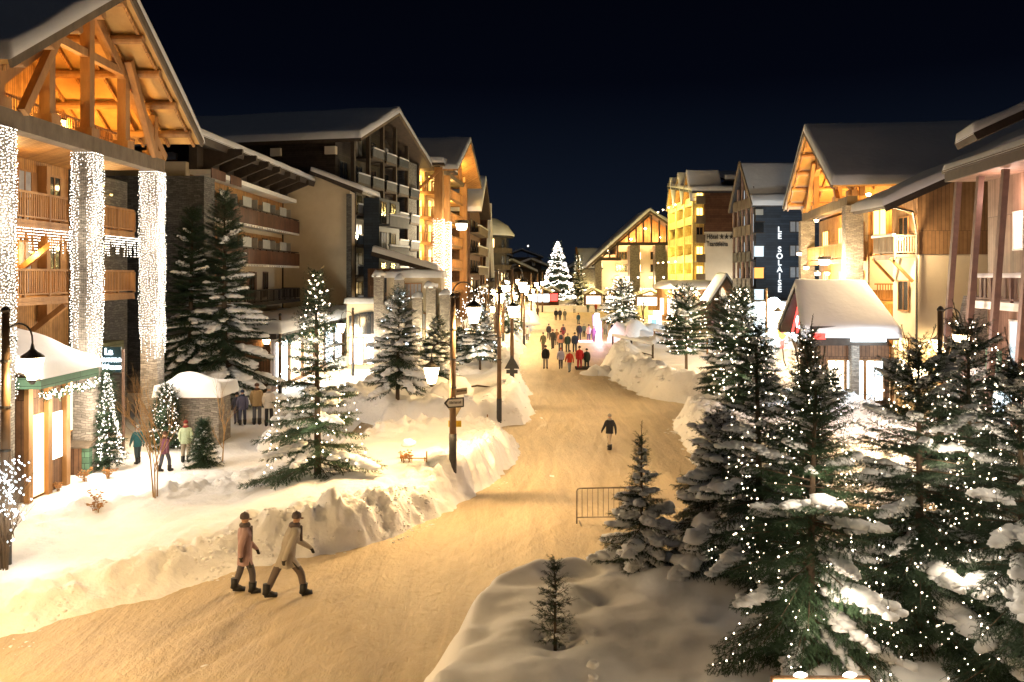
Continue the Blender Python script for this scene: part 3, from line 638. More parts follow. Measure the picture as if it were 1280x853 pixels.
def chalet_right():
    fr = Fr(18.95, 46.6, .155, 1, -1); x, y, _ = fr(8, -6, 0); root = empty('stone_and_timber_chalet', (x, y, 0), 'golden lit chalet with thick stone pillars under an open timber gable', 'chalet')
    P = [1.5, 15.2]
    zt = gable_front(root, fr, 0.4, 16.6, P, 10.95, 12.15, 16.35, -16, pw=0.95, timber='wood')
    gable_roof(root, fr, 0.2, 16.8, 1.3, -24, 12.1, 16.45, ts=0.40, m='roof_boards')
    MB(fr).box(1.72, 15.4, -3.9, -.9, 0.2, 10.9).build('lower_wall', 'gold_planks', root)
    MB(fr).box(1.7, 15.6, -22, -3.95, 0.2, 11.9).build('wall', 'gold_planks', root)
    MB(fr).box(1.6, 1.70, -3.9, -.95, 6.2, 8.1).build('white_band', 'white_plaster', root)
    for (u) in (): MB(fr).box(u-.45, u+.45, -3.58, -3.1, 0.2, 10.9).build('stone_pier', 'stone', root)
    for z in (8.9, 6.1, 3.3):
        for u in (3.5, 8.1, 13): window(root, fr, u, z-.6, 1.7, 1.75, -.9, 'lit_window_gold' if (u+z) % 2 > .5 else 'lit_window', 'wood', n=3)
        balcony(root, fr, 2.2, 14.6, -.89, .1, z-.9, .95, 'wood', 'bars')
    # camera side: rows of lit windows and small balconies
    for z, ms in ((9.3, ('lit_window_gold', 'lit_window_gold', 'lit_window')), (6.6, ('lit_window_gold', 'lit_window', 'lit_window')), (3.6, ('lit_window', 'lit_window_gold', 'curtain'))):
        for v, m_ in zip((-1.5, -2.6, -3.5), ms): window(root, fr, 1.715, z, .65, 1.5, v, m_, 'wood', axis='v')
    for z in (8.3, 5.6, 2.6): 
        b = MB(fr); b.box(.75, 1.71, -3.9, -1.0, z-.16, z); o = b.build('balcony', 'wood', root)
        r = MB(fr); r.box(.75, .82, -3.9, -1.0, z+.9, z+.98); r.box(.75, .82, -3.9, -1.0, z+.08, z+.14); v = -3.85
        while v < -1.05: r.box(.77, .80, v, v+.06, z+.14, z+.9); v += .14
        r.build('railing', 'wood', o)
    # row of small posts under the near eave
    for v in (-.5, -2.1, -3.7): MB(fr).box(1.3, 1.6, v-.14, v+.14, 11.5, 12.1).build('eave_post', 'wood', root)
    # dormer
    d = MB(fr); d.box(2.6, 4.8, -10.5, -8.2, 12.6, 14.1); dr = d.build('dormer', 'dark_timber', root)
    MB(fr).snow((2.2, -10.9, 14.12), (5.6, -10.9, 14.3), (5.6, -7.8, 14.3), (2.2, -7.8, 14.12), .4, 8, 8, .4).build('snow', 'roof_snow', dr, smooth=True)
    for (u, v, z, e) in ((4.5, -1.6, 11.9, 230), (12.3, -1.6, 11.9, 260), (8.2, -.6, 12.0, 150)): spotlight(root, fr(u, v, z), e, (1, .62, .2), .15)
    for (u, v, z, e) in ((4, -2.2, 9.9, 60), (12, -2.4, 9.9, 60), (.6, -2.4, 10.9, 75), (.3, -2.6, 8.0, 60), (4.2, .8, 7.2, 60), (.2, -2.2, 5.2, 50), (8, .7, 10.6, 80)): spotlight(root, fr(u, v, z), e, (1, .6, .17), .1)
    spotlight(root, (17.35, 47.4, 7.9), 420, (1, .78, .48), .14, glow='bulb', size=.34)
    spotlight(root, (19.6, 43.0, 8.9), 300, (1, .72, .40), .2, size=.12)  # extra lamp added to light the snowy kiosk roof
    spotlight(root, fr(9.8, 1.0, 7.6), 400, (1, .76, .44), .14, size=.2)
    spotlight(root, fr(3.0, 1.6, 7.2), 260, (1, .72, .4), .1, glow='bulb', size=.2)
    spotlight(root, fr(13.0, .9, 8.6), 60, (1, .7, .4), .1, glow='bulb', size=.2)
chalet_right()
def stone_hotel():                                        # second building on the left: long balconies, deep eaves
    fr = Fr(-19.7, 51.5, .0, 1, 1); root = empty('balcony_hotel', fr(11, -6, 0), 'long hotel with cream balconies, rust red panels and deep dark eaves', 'building')
    MB(fr).box(0, 21.6, -14, 0, 0, 13.9).build('wall', 'cream_plaster', root)
    MB(fr).box(-1.2, 0.6, -8, 1.55, 0, 12.9).build('stone_tower', 'dark_stone', root)
    MB(fr).box(0.7, 21.5, .003, .06, 10.9, 13.2).build('timber_band', 'gold_planks', root)
    MB(fr).box(0.7, 21.5, .003, .06, 8.1, 10.2).build('timber_band', 'gold_planks', root)
    MB(fr).box(.61, 21.4, .003, 1.3, 13.20, 13.5).build('white_cornice', 'white_paint', root)
    MB(fr).box(.61, 3.2, 1.303, 1.36, 13.0, 13.6).build('red_shutter', 'rust_panel', root); MB(fr).box(4.2, 6.4, 1.303, 1.36, 13.0, 13.6).build('red_shutter', 'rust_panel', root)
    for z in (10.7, 7.95):
        balcony(root, fr, .7, 21.4, .07, 1.5, z, 1.05, 'dark_timber', 'panel', panel_m='rust_panel', floor_m='white_paint')
        for k in range(4):
            u = 2.5+k*4.6
            window(root, fr, u, z+.02, 1.2, 1.95, .06, ('dark_glass', 'curtain', 'dark_glass', 'lit_window_orange', 'curtain')[(k+int(z)) % 5], 'door_brown')
            window(root, fr, u+1.9, z+.8, .8, 1.1, .06, 'dark_glass', 'door_brown')
            p = MB(fr); p.box(u+2.75, u+2.81, .1, 1.4, z+.003, z+1.75); p.build('balcony_divider', 'grey_panel', root)
            p = MB(fr); p.box(u-1.0, u+.9, 1.50, 1.545, z+1.05, z+1.7); p.build('wind_screen', 'grey_panel', root)
        q = MB(fr)
        for k in range(32): q.box(.9+k*.64, 1.08+k*.64, 1.50, 1.62, z-.30, z-.17)
        q.build('cornice_teeth', 'white_paint', root, kind='stuff')
    for k in range(5):
        window(root, fr, 2.2+k*3.6, 5.35, 1.25, 1.9, .003, 'dark_glass', 'door_brown', shutters='door_brown' if k % 2 else None)
    balcony(root, fr, 7, 21.3, .07, 1.6, 5.1, .9, 'dark_timber', 'bars', step=.3)
    # deep eaves on dark brackets
    MB(fr).box(.5, 21.5, .01, .5, 13.5, 15.0).build('eave_wall', 'dark_timber', root)
    for k in range(7):
        b = MB(fr); u = 1.6+k*2.9; b.poly([(u, .5, 13.55), (u, .5, 14.9), (u, 2.9, 14.9), (u, 2.9, 14.55)], (.3, 0, 0)); b.build('eave_bracket', 'dark_timber', root)
    A, B, C, D = (-2.8, 1.9, 15.1), (21.5, 2.9, 15.1), (21.5, -9, 18.0), (-2.8, -9, 18.0)
    mono_roof(root, fr, A, B, C, D, .5, .38, 'dark_timber')
    MB(fr).box(3, 4.2, -7, -5.8, 17.0, 18.6).build('chimney', 'dark_stone', root)
    # cream wing closing the end
    w_ = MB(); w_.poly([(-19.6, 73.2, 0), (-13.9, 73.2, 0), (-13.9, 73.2, 14.3), (-17.0, 73.2, 15.6), (-19.6, 73.2, 15.6)], (0, 3.0, 0)); w_.build('wing_wall', 'cream_plaster', root)
    MB().box(-14.15, -13.75, 72.9, 73.3, 0, 14.0).build('corner_stones', 'dark_stone', root)
    mono_roof(root, XY, (-17.1, 72.2, 15.9), (-12.6, 72.2, 14.2), (-12.0, 78, 14.2), (-17.1, 78, 15.9), .3, .4)
    # glassed terrace and its lit shop at the foot
    MB(fr).box(-2, 21, 1.7, 6.0, 3.3, 3.7).build('terrace_roof', 'dark_timber', root)
    MB(fr).snow((-2.3, 1.6, 3.72), (21.3, 1.6, 3.72), (21.3, 6.4, 3.72), (-2.3, 6.4, 3.72), .75, 24, 8, .5).build('terrace_snow', 'roof_snow', root, smooth=True)
    for k in range(6): window(root, fr, .6+k*3.4, .4, 2.6, 2.6, 5.6, 'shop_light' if k in (1, 2, 3) else 'shop_cool', 'wood', n=5)
    MB(fr).box(-1.5, 20.5, 1.7, 5.55, 0, 3.29).build('shop_wall', 'brown_planks', root)
    plight(fr(6, 7.2, 2.6), 330, (1, .86, .6), .4, root, 'shop_glow'); plight(fr(13, 7.6, 2.4), 200, (.9, .95, 1), .4, root, 'shop_glow')
    rnd = random.Random(3); g = MB(fr)
    for k in range(800):
        u = rnd.uniform(-1.8, 20.8); a = rnd.uniform(0, 6.3); z = 3.45-abs(rnd.gauss(0, .32)); p = (u, 6.15+rnd.gauss(0, .15), z); q = (p[0]+math.cos(a)*.22, p[1]+.1, p[2]-.22*rnd.random())
        g.beam(p, q, .05, .02)
    L = g.build('fir_garland', 'needles_green', None, recalc=False, label='green fir garland hung along the eave of the brightly lit shop', cat='garland')
stone_hotel()
mat('slate_panel', (0.085, 0.09, 0.10), (0.055, 0.06, 0.068), rough=.7, scale=2)
def dark_hotel():                                         # tall dark block with steep snowy gable
    fr = Fr(-14.15, 75.5, .23, 1, 1); root = empty('dark_hotel', fr(8.5, -8, 0), 'tall dark hotel with stacked balconies, black posts and a snow edged gable', 'building')
    L = 17.2; um = 8.4
    MB(fr).poly([(0, -1.6, 0), (L, -1.6, 0), (L, -1.6, 19.0), (um, -1.6, 22.4), (0, -1.6, 19.0)], (0, -26, 0)).build('wall', 'dark_wood', root)
    r = gable_roof(root, fr, -1.0, L+1.2, 1.2, -28, 19.1, 23.0, t=.4, ts=.55, m='dark_timber', um=um)
    for k in range(6):
        MB(fr).box(k*L/5-.18+.1, k*L/5+.18+.1, -.1, .25, 0, [19.2, 20.6, 21.9, 21.9, 20.6, 19.2][k]).build('facade_post', 'dark_timber', root)
    MB(fr).box(L-2.6, L+.4, -1.6, .05, 0, 19).build('stone_pier', 'dark_stone', root)
    for i in range(7):
        z = 1.6+i*2.75
        for k in range(5):
            if z > 18 and k in (0, 4): continue
            u = k*L/5+.45
            b = MB(fr); b.box(u, u+L/5-.75, -1.6, .35, z-.2, z); b.build('balcony', 'dark_timber', root)
            b = MB(fr); b.box(u, u+L/5-.75, .355, .42, z+.003, z+.80); b.build('balcony_panel', 'slate_panel' if (i+k) % 3 else 'blue_boards', root)
            q = MB(fr); q.snow((u, .3, z+.805), (u+L/5-.75, .3, z+.805), (u+L/5-.75, .5, z+.805), (u, .5, z+.805), .09, 6, 3, .08); q.build('rail_snow', 'roof_snow', root, smooth=True)
            window(root, fr, u+1.2, z+.02, 1.7, 2.0, -1.6, 'lit_window_orange' if (i*5+k) in (13, 22) else ('curtain' if (i+2*k) % 4 == 0 else 'dark_glass'), 'dark_timber')
    for i in range(4): MB(fr).box(-.3, .2, -2.5-i*5.3, -1.5-i*5.3, 17.8, 18.5).build('beam_end', 'white_plaster', root)
    # annex with snowy balconies in front of the far half
    A = MB(fr); A.box(1.4, 6.5, .5, 2.0, 0, 14.0); A.build('annex_wall', 'blue_boards', root)
    for i in range(4):
        b = MB(fr); b.box(1.4, 6.5, 2.0, 3.0, 3.2+i*2.75, 3.4+i*2.75); b.box(1.4, 6.5, 2.93, 3.0, 3.4+i*2.75, 4.2+i*2.75); o = b.build('balcony', 'slate_panel', root)
        for uu in (2.4, 4.8): window(root, fr, uu, 3.5+i*2.75, 1.2, 1.9, 2.0, 'dark_glass' if (i+uu) % 2 > .6 else 'curtain', 'dark_timber')
        q = MB(fr).snow((1.4, 2.8, 4.22+i*2.75), (6.5, 2.8, 4.22+i*2.75), (6.5, 3.1, 4.22+i*2.75), (1.4, 3.1, 4.22+i*2.75), .12, 8, 4, .1).build('snow', 'roof_snow', o, smooth=True)
    # long canopy under snow at the foot
    mono_roof(root, XY, (-11.5, 70, 9.0), (-6.0, 70, 7.4), (-6.5, 77, 7.4), (-12.5, 77, 9.2), .35, .5, 'dark_timber')
    MB().box(-12, -6.6, 71, 76.5, 5.2, 7.6).build('canopy_wall', 'brown_planks', root)
    for k in range(5): window(root, XY, 0, 0, .1, .1, 0) if False else None
    for k in range(4):
        u = -11.0+k*1.25
        b = MB(); b.box(u, u+.8, 70.93, 70.99, 5.6, 7.0); b.build('window', 'lit_window_orange' if k % 2 else 'dark_glass', root)
dark_hotel()
def terrace_house():                                      # cream low building with stone pilasters under snow caps
    root = empty('cream_terrace_building', (-8.2, 64, 0), 'low cream building with stone pilasters capped by round cushions of snow', 'building')
    MB().box(-12.2, -4.6, 63, 69, 0, 5.0).build('wall', 'cream_plaster', root)
    MB().box(-9.2, -5.2, 62.6, 66, 5.0, 6.9).build('upper_wall', 'cream_plaster', root)
    MB().snow((-9.4, 62.4, 6.92), (-5.0, 62.4, 6.92), (-5.0, 66.2, 6.92), (-9.4, 66.2, 6.92), .5, 12, 8, .4).build('snow', 'roof_snow', root, smooth=True)
    MB().snow((-12.4, 62.8, 5.02), (-9.3, 62.8, 5.02), (-9.3, 66.2, 5.02), (-12.4, 66.2, 5.02), .35, 12, 8, .4).build('snow', 'roof_snow', root, smooth=True)
    for x, zt in ((-9.7, 7.0), (-8.2, 6.7), (-9.0, 4.9), (-6.9, 5.4), (-5.9, 6.2), (-4.9, 5.6)):
        o = MB().box(x-.35, x+.35, 62.0, 62.95, 0, zt).build('pilaster', 'stone', root)
        MB().blob((x, 62.5, zt+.02), (.48, .52, .38), int(x*3)).build('snow_cap', 'roof_snow', o, smooth=True)
    arc = MB(); n = 10
    arc.poly([(-12.0, 62.9, 2.7)]+[(-12.0+3.2*k/n, 62.9, 4.0+.35*math.sin(PI*k/n)) for k in range(n+1)]+[(-8.8, 62.9, 2.7)], (0, .09, 0)); arc.build('arched_window', 'dark_glass', root)
    for k in range(7): MB().box(-11.7+k*.45, -11.63+k*.45, 62.86, 62.895, 2.7, 4.2).build('window_bar', 'dark_timber', root)
    MB().box(-8.6, -7.4, 62.85, 62.99, .8, 4.6).build('stone_band', 'dark_stone', root)
    window(root, Fr(0, 62.95, 1, 0, 1), -6.4, 3.1, 1.0, 1.1, 0, 'curtain', 'wood'); window(root, Fr(0, 62.55, 1, 0, 1), -7.3, 5.5, 1.3, .9, 0, 'curtain', 'wood', n=5)
    window(root, Fr(0, 62.8, 1, 0, 1), -8.0, .9, .75, 1.9, 0, 'sign_white', 'grey_timber', n=1); window(root, Fr(0, 62.95, 1, 0, 1), -5.4, .6, .9, 2.2, 0, 'shop_light', 'wood', n=2)
    for k in range(3): window(root, Fr(0, 62.95, 1, 0, 1), -11.5+k*1.3, .5, 1.0, 1.9, 0, 'shop_cool', 'wood', n=2)
    plight((-10.5, 61.5, 2.2), 110, (.95, .9, .8), .4, root, 'shop_glow'); plight((-6, 61.2, 2.6), 160, (1, .85, .55), .4, root, 'shop_glow')
terrace_house()
def tower_chalet():                                       # bright timber tower chalet on the left of the street
    fr = Fr(-7.7, 94, .10, 1, 1); root = empty('lit_tower_chalet', fr(9, -4, 0), 'brightly lit golden timber chalet with slim gable and two columns of lights', 'chalet')
    G0 = 0.9; um = 10.3
    MB(fr).box(1.0, 18, -12, -2.2, 0, 19).build('wall', 'gold_planks', root)
    for z in (5.2, 8.0, 10.8, 13.6, 16.4):
        MB(fr).box(.3, 18.5, -4.2, -.5, z-.35, z).build('floor_beam', 'wood', root)
        r = MB(fr); r.box(.3, .38, -4.2, -.5, z+.95, z+1.05); r.box(.3, 18.5, -.55, -.48, z+.95, z+1.05)
        v = -4.15
        while v < -.5: r.box(.32, .36, v, v+.08, z, z+.95); v += .2
        u = .5
        while u < 18: r.box(u, u+.08, -.53, -.5, z, z+.95); u += .3
        r.build('railing', 'wood', root)
        for v in (-3.9, -2.9): window(root, fr, .995, z+.1, .8, 1.7, v, 'lit_window_gold', 'wood', axis='v')
        for u in (4, 8, 12, 16): window(root, fr, u, z+.1, 1.6, 1.9, -2.2, 'lit_window_gold' if (u+int(z)) % 3 else 'lit_window', 'wood')
        for u, v in ((.1, -2.9), (10, -1.2)): spotlight(root, fr(u, v, z+2.3), 120, (1, .62, .17), .15, size=.2)
    MB(fr).box(.2, 18.6, -4.3, -.3, 18.6, 19.1).build('tie_beam', 'grey_timber', root)
    MB(fr).beam((.15, -.4, 18.6), (.15, -3.6, 15.8), .3).build('brace', 'wood', root)
    for u in (.6, 18.0): MB(fr).box(u-.45, u+.45, -.9, 0, 0, 19.0).build('pillar', 'wood', root)
    MB(fr).box(4.6, 5.5, -.9, 0, 0, 18.6).build('pillar', 'wood', root)
    for u in (4, 7.2, um, 13.4, 16.6): MB(fr).box(u-.18, u+.18, -.3, 0, 19.1, 22.9-abs(u-um)*.5).build('truss_post', 'wood', root)
    gable_roof(root, fr, .4, 20.2, 1.6, -5, 18.9, 23.6, t=.3, ts=.4, m='gold_planks', um=um)
    MB(fr).poly([(2, -2.5, 19), (18.6, -2.5, 19), (um, -2.5, 23.0)], (0, -.3, 0)).build('gable_wall', 'gold_planks', root)
    mono_roof(root, fr, (-.4, .3, 19.4), (9, .3, 19.4), (9, -12.5, 19.9), (-.4, -12.5, 19.9), .3, .7, 'dark_timber')
    for u, e in ((6, 190), (14, 190)): spotlight(root, fr(u, -.9, 20.6), e, (1, .62, .17), .15, size=.2)
    spotlight(root, W(577, 280, 93.0), 900, (1, .80, .50), .3, glow='bulb', size=.75)
    rnd = random.Random(2)
    for i, (u, lb) in enumerate(((.6, 'tall column of white lights on the near corner of the bright tower chalet'), (5.05, 'column of white lights beside the big spotlight of the tower chalet'))):
        c = fr(u, -.45, 2); L = empty('light_column', c, lb, 'light string', 'columns of lights on the tower chalet'); pts = []
        for s in range(44):
            t = s/44*2.4-.6
            xx, yy = (t, -.55) if t < .55 else (.55, t-1.1)
            z = 13.0+rnd.uniform(-.3, .3)
            while z > 2: pts.append((c[0]+xx+rnd.gauss(0, .02), c[1]+yy, z)); z -= rnd.uniform(.22, .45)
        bulbs('bulbs', pts, .030, 'bulb_white', L, c); plight((c[0]+1.4, c[1]-1.2, 7), 160, (1, .88, .7), .6, L, 'string_light')
tower_chalet()
def generic_block(name, label, fr, L, depth, floors, z0, wall, roofm='dark_timber', gable=0, fh=2.75, lit=.15, seed=1, balc='grey_timber', cols=4, snow=.5, cat='building', win=None):
    r = random.Random(seed); root = empty(name, fr(L/2, -depth/2, z0), label, cat); H = z0+floors*fh+.6
    MB(fr).box(0, L, -depth, 0, z0-.5, H).build('wall', wall, root)
    for i in range(floors):
        z = z0+.5+i*fh
        for k in range(cols):
            u = (k+.5)*L/cols; g = 'lit_window' if r.random() < lit else r.choice(['dark_glass', 'curtain', 'dark_glass'])
            window(root, fr, u, z+.3, min(1.5, L/cols*.5), 1.5, 0, g, 'dark_timber')
        if i: 
            b = MB(fr); b.box(.3, L-.3, .003, 1.2, z-.2, z); b.box(.3, L-.3, 1.13, 1.2, z, z+.9); o = b.build('balcony', balc, root)
            MB(fr).snow((.3, 1.0, z+.92), (L-.3, 1.0, z+.92), (L-.3, 1.35, z+.92), (.3, 1.35, z+.92), .14, 10, 4, .12).build('snow', 'roof_snow', o, smooth=True)
    if gable: gable_roof(root, fr, -.6, L+.6, 1.5, -depth, H, H+gable, t=.35, ts=snow, m=roofm)
    else: mono_roof(root, fr, (-.6, 1.5, H), (L+.6, 1.5, H), (L+.6, -depth, H+1.5), (-.6, -depth, H+1.5), .35, snow, roofm)
    if gable: MB(fr).poly([(0, -.3, H), (L, -.3, H), (L/2, -.3, H+gable*.96)], (0, .28, 0)).build('gable_wall', wall, root)
    return root
HL = ['leftmost of three hillside lamps above the round tower house', 'hillside lamp just right of the first one above the lamps', 'highest hillside lamp, faint and alone in the dark', 'low hillside lamp right beside the street end roofs', 'hillside lamp seen at the left edge of the big lit tree', 'hillside lamp seen at the right edge of the big lit tree', 'hillside lamp above the narrow lit house', 'hillside lamp farthest left over the round tower dome', 'hillside lamp between narrow house and big lit tree']
def far_left():
    fr = Fr(-5.6, 113.5, .06, 1, 1)
    generic_block('dark_chalet_block', 'dark timber block with snowy gable just behind the bright tower chalet', fr, 14, 16, 5, 1.3, 'brown_planks', gable=5, seed=3, lit=.12)
    fr = Fr(-4.5, 128.5, .05, 1, 1); root = empty('a_frame_chalet', fr(4, -5, 1.9), 'narrow pointed chalet gable clad in brown shingles with a crossed roof tip', 'chalet')
    MB(fr).box(0, 14, -12, 0, 1.5, 10.5).build('wall', 'brown_planks', root)
    MB(fr).poly([(1, .3, 7.5), (12, .3, 7.5), (6.5, .3, 17.0)], (0, -6, 0)).build('gable_wall', 'shingle', root)
    for a, b in (((.4, .7, 6.8), (6.9, .7, 18.4)), ((12.6, .7, 6.8), (6.3, .7, 17.2))):
        MB(fr).beam(a, b, .5, .4).build('barge_board', 'roof_snow', root)
    for k in range(4):
        for z in (3.0, 5.8, 8.4): window(root, fr, 2+k*3.3, z, 1.3, 1.4, 0.0 if z > 8 or True else 0, 'lit_window_orange' if (k+int(z)) % 3 == 0 else 'dark_glass', 'dark_timber')
    # rounded tower house
    c = (-6.0, 154); root = empty('round_tower_house', (c[0], c[1], 2.6), 'rounded corner tower with a domed snowy roof and ring balconies', 'building')
    MB().lathe((c[0], c[1], 0), [(5, 2.3), (5, 14)], 24).build('wall', 'far_wall', root)
    for z in (5, 8, 11): MB().lathe((c[0], c[1], z), [(5.1, 0), (6, .05), (6.05, .9), (5.9, .9), (5.1, .1)], 24).build('balcony', 'grey_timber', root)
    o = MB().lathe((c[0], c[1], 14), [(6.3, -.2), (6.3, .1), (5.2, 1.6), (3.4, 2.8), (1, 3.3), (.05, 3.35)], 24).build('roof', 'slate', root)
    MB().lathe((c[0], c[1], 14.25), [(6.4, -.15), (6.45, .15), (5.3, 1.75), (3.4, 2.95), (1, 3.45), (.05, 3.5)], 24).build('roof_snow', 'roof_snow', o, smooth=True)
    for k in range(6):
        for z in (3.2, 6, 9, 12):
            t = -PI/2+(k-2)*.5; w_ = MB(); x, y = c[0]+5.0*math.cos(t), c[1]+5.0*math.sin(t)
            w_.beam((x, y, z), (x, y, z+1.5), .9, .12); w_.build('window', 'lit_window' if (k+z) % 5 < .9 else 'dark_glass', root)
    # small houses and hillside lamps at the end of the street
    spec = [(640, 352, 175, 9, 'dark', 'dark gabled house where the lamps meet at the street end'), (664, 349, 190, 11, 'tan', 'tan house front seen over the far lamps left of the big lit tree'), (610, 330, 230, 12, 'dark', 'dim house on the slope above the round tower'), (652, 330, 262, 12, 'tan', 'hillside house with a snowy roof above the far lamps'), (727, 352, 185, 8, 'tan', 'small house showing just beyond the big lit tree')]
    for i, (px, py, Y, wd, m_, lb) in enumerate(spec):
        x, y, z = W(px, py, Y); zb = float(G(np.array([min(Y, 175)]))[0]) if Y < 230 else float(hillz(np.array([x]), np.array([Y]))[0])-1
        zt = z+2; fr = Fr(x-wd/2, Y, 1, 0, 1); root = empty('far_house', (x, Y, zb), lb, 'house', 'small houses at the end of the street')
        MB(fr).box(0, wd, -9, 0, zb-1, zt).build('wall', 'far_wall' if m_ == 'tan' else 'brown_planks', root)
        gable_roof(root, fr, -.7, wd+.7, 1, -9, zt, zt+2.4, t=.3, ts=.4, m='slate')
        for k in range(3):
            for zz in range(int(zb)+1, int(zt)-1, 3):
                b = MB(fr); b.box(1.2+k*wd/3, 2.3+k*wd/3, .003, .08, zz, zz+1.3); b.build('window', 'lit_window' if (k*3+i+zz) % 4 == 0 else 'dark_glass', root)
    for i, (px, py, Y) in enumerate([(636, 326, 290), (644, 327, 290), (660, 308, 330), (629, 338, 250), (700, 340, 300), (712, 335, 330), (742, 320, 340), (617, 322, 300), (752, 333, 280)]):
        x, y, z = W(px, py, Y); L = empty('hillside_lamp', (x, Y, float(hillz(np.array([x]), np.array([Y]))[0])), HL[i], 'lamp', 'tiny lamps on the dark hillside')
        b0 = WO[L.name].z; MB().tube([(x, Y, b0), (x, Y, z)], .12, 6).build('pole', 'metal', L); MB().blob((x, Y, z), (.32, .32, .32), 0).build('glass', 'bulb_white' if i % 3 else 'bulb', L)
far_left()
def square_gable_house():                                 # large asymmetrical gable at the end of the square
    Y0 = 150.0; fr = Fr(W(737, 0, Y0)[0], Y0, 1, 0, 1); z0 = 2.6
    X = lambda px: (px-737)/FPX*Y0; Z = lambda py: CAMH-(py-HY)/FPX*Y0
    root = empty('wide_gable_house', fr(7, -4, z0), 'pale stone house under one wide lopsided gable with a glowing timber truss', 'house')
    L_, Rr, A = (X(732), 0, Z(334)), (X(842), 0, Z(285)), (X(811), 0, Z(264))
    MB(fr).poly([(X(775), -3, z0-1), (X(842), -3, z0-1), (X(842), -3, Z(290)), (A[0], -3, Z(270)), (X(775), -3, Z(297))], (0, -10, 0)).build('wall', 'cream_plaster', root)
    MB(fr).poly([(X(776), -2.85, Z(303)), (X(841), -2.85, Z(303)), (X(841), -2.85, Z(287)), (A[0], -2.85, Z(268)), (X(776), -2.85, Z(298))], (0, -.1, 0)).build('truss_wall', 'gold_planks', root)
    MB(fr).box(X(752), X(775), -9, -3.2, z0-1, Z(318)).build('low_wall', 'cream_plaster', root)
    b = MB(fr)
    b.slab((L_[0], 1.5, L_[2]), (A[0], 1.5, A[2]), (A[0], -14, A[2]), (L_[0], -14, L_[2]), .35); b.slab((A[0], 1.5, A[2]), (Rr[0], 1.5, Rr[2]), (Rr[0], -14, Rr[2]), (A[0], -14, A[2]), .35)
    o = b.build('roof', 'grey_timber', root); q = MB(fr)
    q.snow((L_[0], 1.5, L_[2]+.02), (A[0], 1.5, A[2]+.02), (A[0], -14, A[2]+.02), (L_[0], -14, L_[2]+.02), .55, 14, 6, .3); q.snow((Rr[0], 1.5, Rr[2]+.02), (A[0], 1.5, A[2]+.02), (A[0], -14, A[2]+.02), (Rr[0], -14, Rr[2]+.02), .55, 10, 6, .3); q.build('roof_snow', 'roof_snow', o, smooth=True)
    MB(fr).box(X(770), X(840), -.2, .3, Z(307), Z(303)).build('tie_beam', 'dark_timber', root); MB(fr).box(X(744), X(776), -.2, .3, Z(326), Z(322)).build('tie_beam', 'dark_timber', root)
    zt = lambda px: (Z(334)+(px-732)/(811-732)*(Z(264)-Z(334))) if px < 811 else (Z(264)+(px-811)/31*(Z(285)-Z(264)))
    for px in (786, 795, 804, 814, 824, 833): MB(fr).box(X(px)-.14, X(px)+.14, 0, .25, Z(303), zt(px)-.35).build('truss_post', 'dark_timber', root)
    for px in (751, 762, 772): MB(fr).box(X(px)-.14, X(px)+.14, 0, .25, Z(322), zt(px)-.35).build('truss_post', 'dark_timber', root)
    MB(fr).beam((X(740), .1, Z(333)), (X(812), .1, Z(269)), .25, .3).build('rafter', 'dark_timber', root)
    for px in (794, 826): MB(fr).box(X(px)-.9, X(px)+.9, -2.9, -.3, z0-1, Z(307)).build('stone_pillar', 'stone', root)
    MB(fr).box(X(744), X(752), -1.5, .2, z0-1, Z(326)).build('stone_pillar', 'stone', root)
    for px in (776, 783, 801, 820):
        for py in (324, 340): window(root, fr, X(px), Z(py), .9, 1.3, -2.995, 'lit_window' if px == 801 else 'dark_glass', 'wood')
    for k in range(4): window(root, fr, X(782+k*16), z0, 2.0, 2.2, -2.995, 'shop_light', 'wood', n=2)
    for px, py in ((760, 312), (790, 298), (808, 285), (826, 296)): spotlight(root, fr(X(px), -1.2, Z(py)), 170, (1, .55, .25), .2, size=.25)
    for px in (772, 784, 798, 814, 830): spotlight(root, fr(X(px), -.5, Z(346)), 120, (1, .8, .5), .2, glow='bulb', size=.32)
    # narrow house beside it
    Y1 = 152.0; root = empty('narrow_lit_house', W(731, 385, Y1)[:2]+(2.6,), 'narrow house with steep gable edge and a yellow floodlit stone wall', 'house')
    x0, x1 = W(722, 0, Y1)[0], W(752, 0, Y1)[0]; fr = Fr(x0, Y1, 1, 0, 1); w_ = x1-x0; Z1 = lambda py: CAMH-(py-HY)/FPX*Y1
    MB(fr).box(.8, w_, -8, 0, 2, Z1(334)).build('wall', 'stone', root)
    mono_roof(root, fr, (.2, .8, Z1(335)), (w_+.2, .8, Z1(335)), (w_+.2, -6, Z1(311)), (.2, -6, Z1(311)), .3, .35, 'slate', 8, 8)
    MB(fr).poly([(0, .9, Z1(345)), (0, .9, Z1(333)), (0, -5, Z1(308)), (0, -6, Z1(311)), (0, 0, Z1(345))], (.3, 0, 0)).build('barge_board', 'wood', root)
    for u, e in ((1.2, 250), (2.9, 520)): spotlight(root, fr(u, 1.0, Z1(362)), e, (1, .84, .35), .2, glow='bulb', size=.35)
square_gable_house()
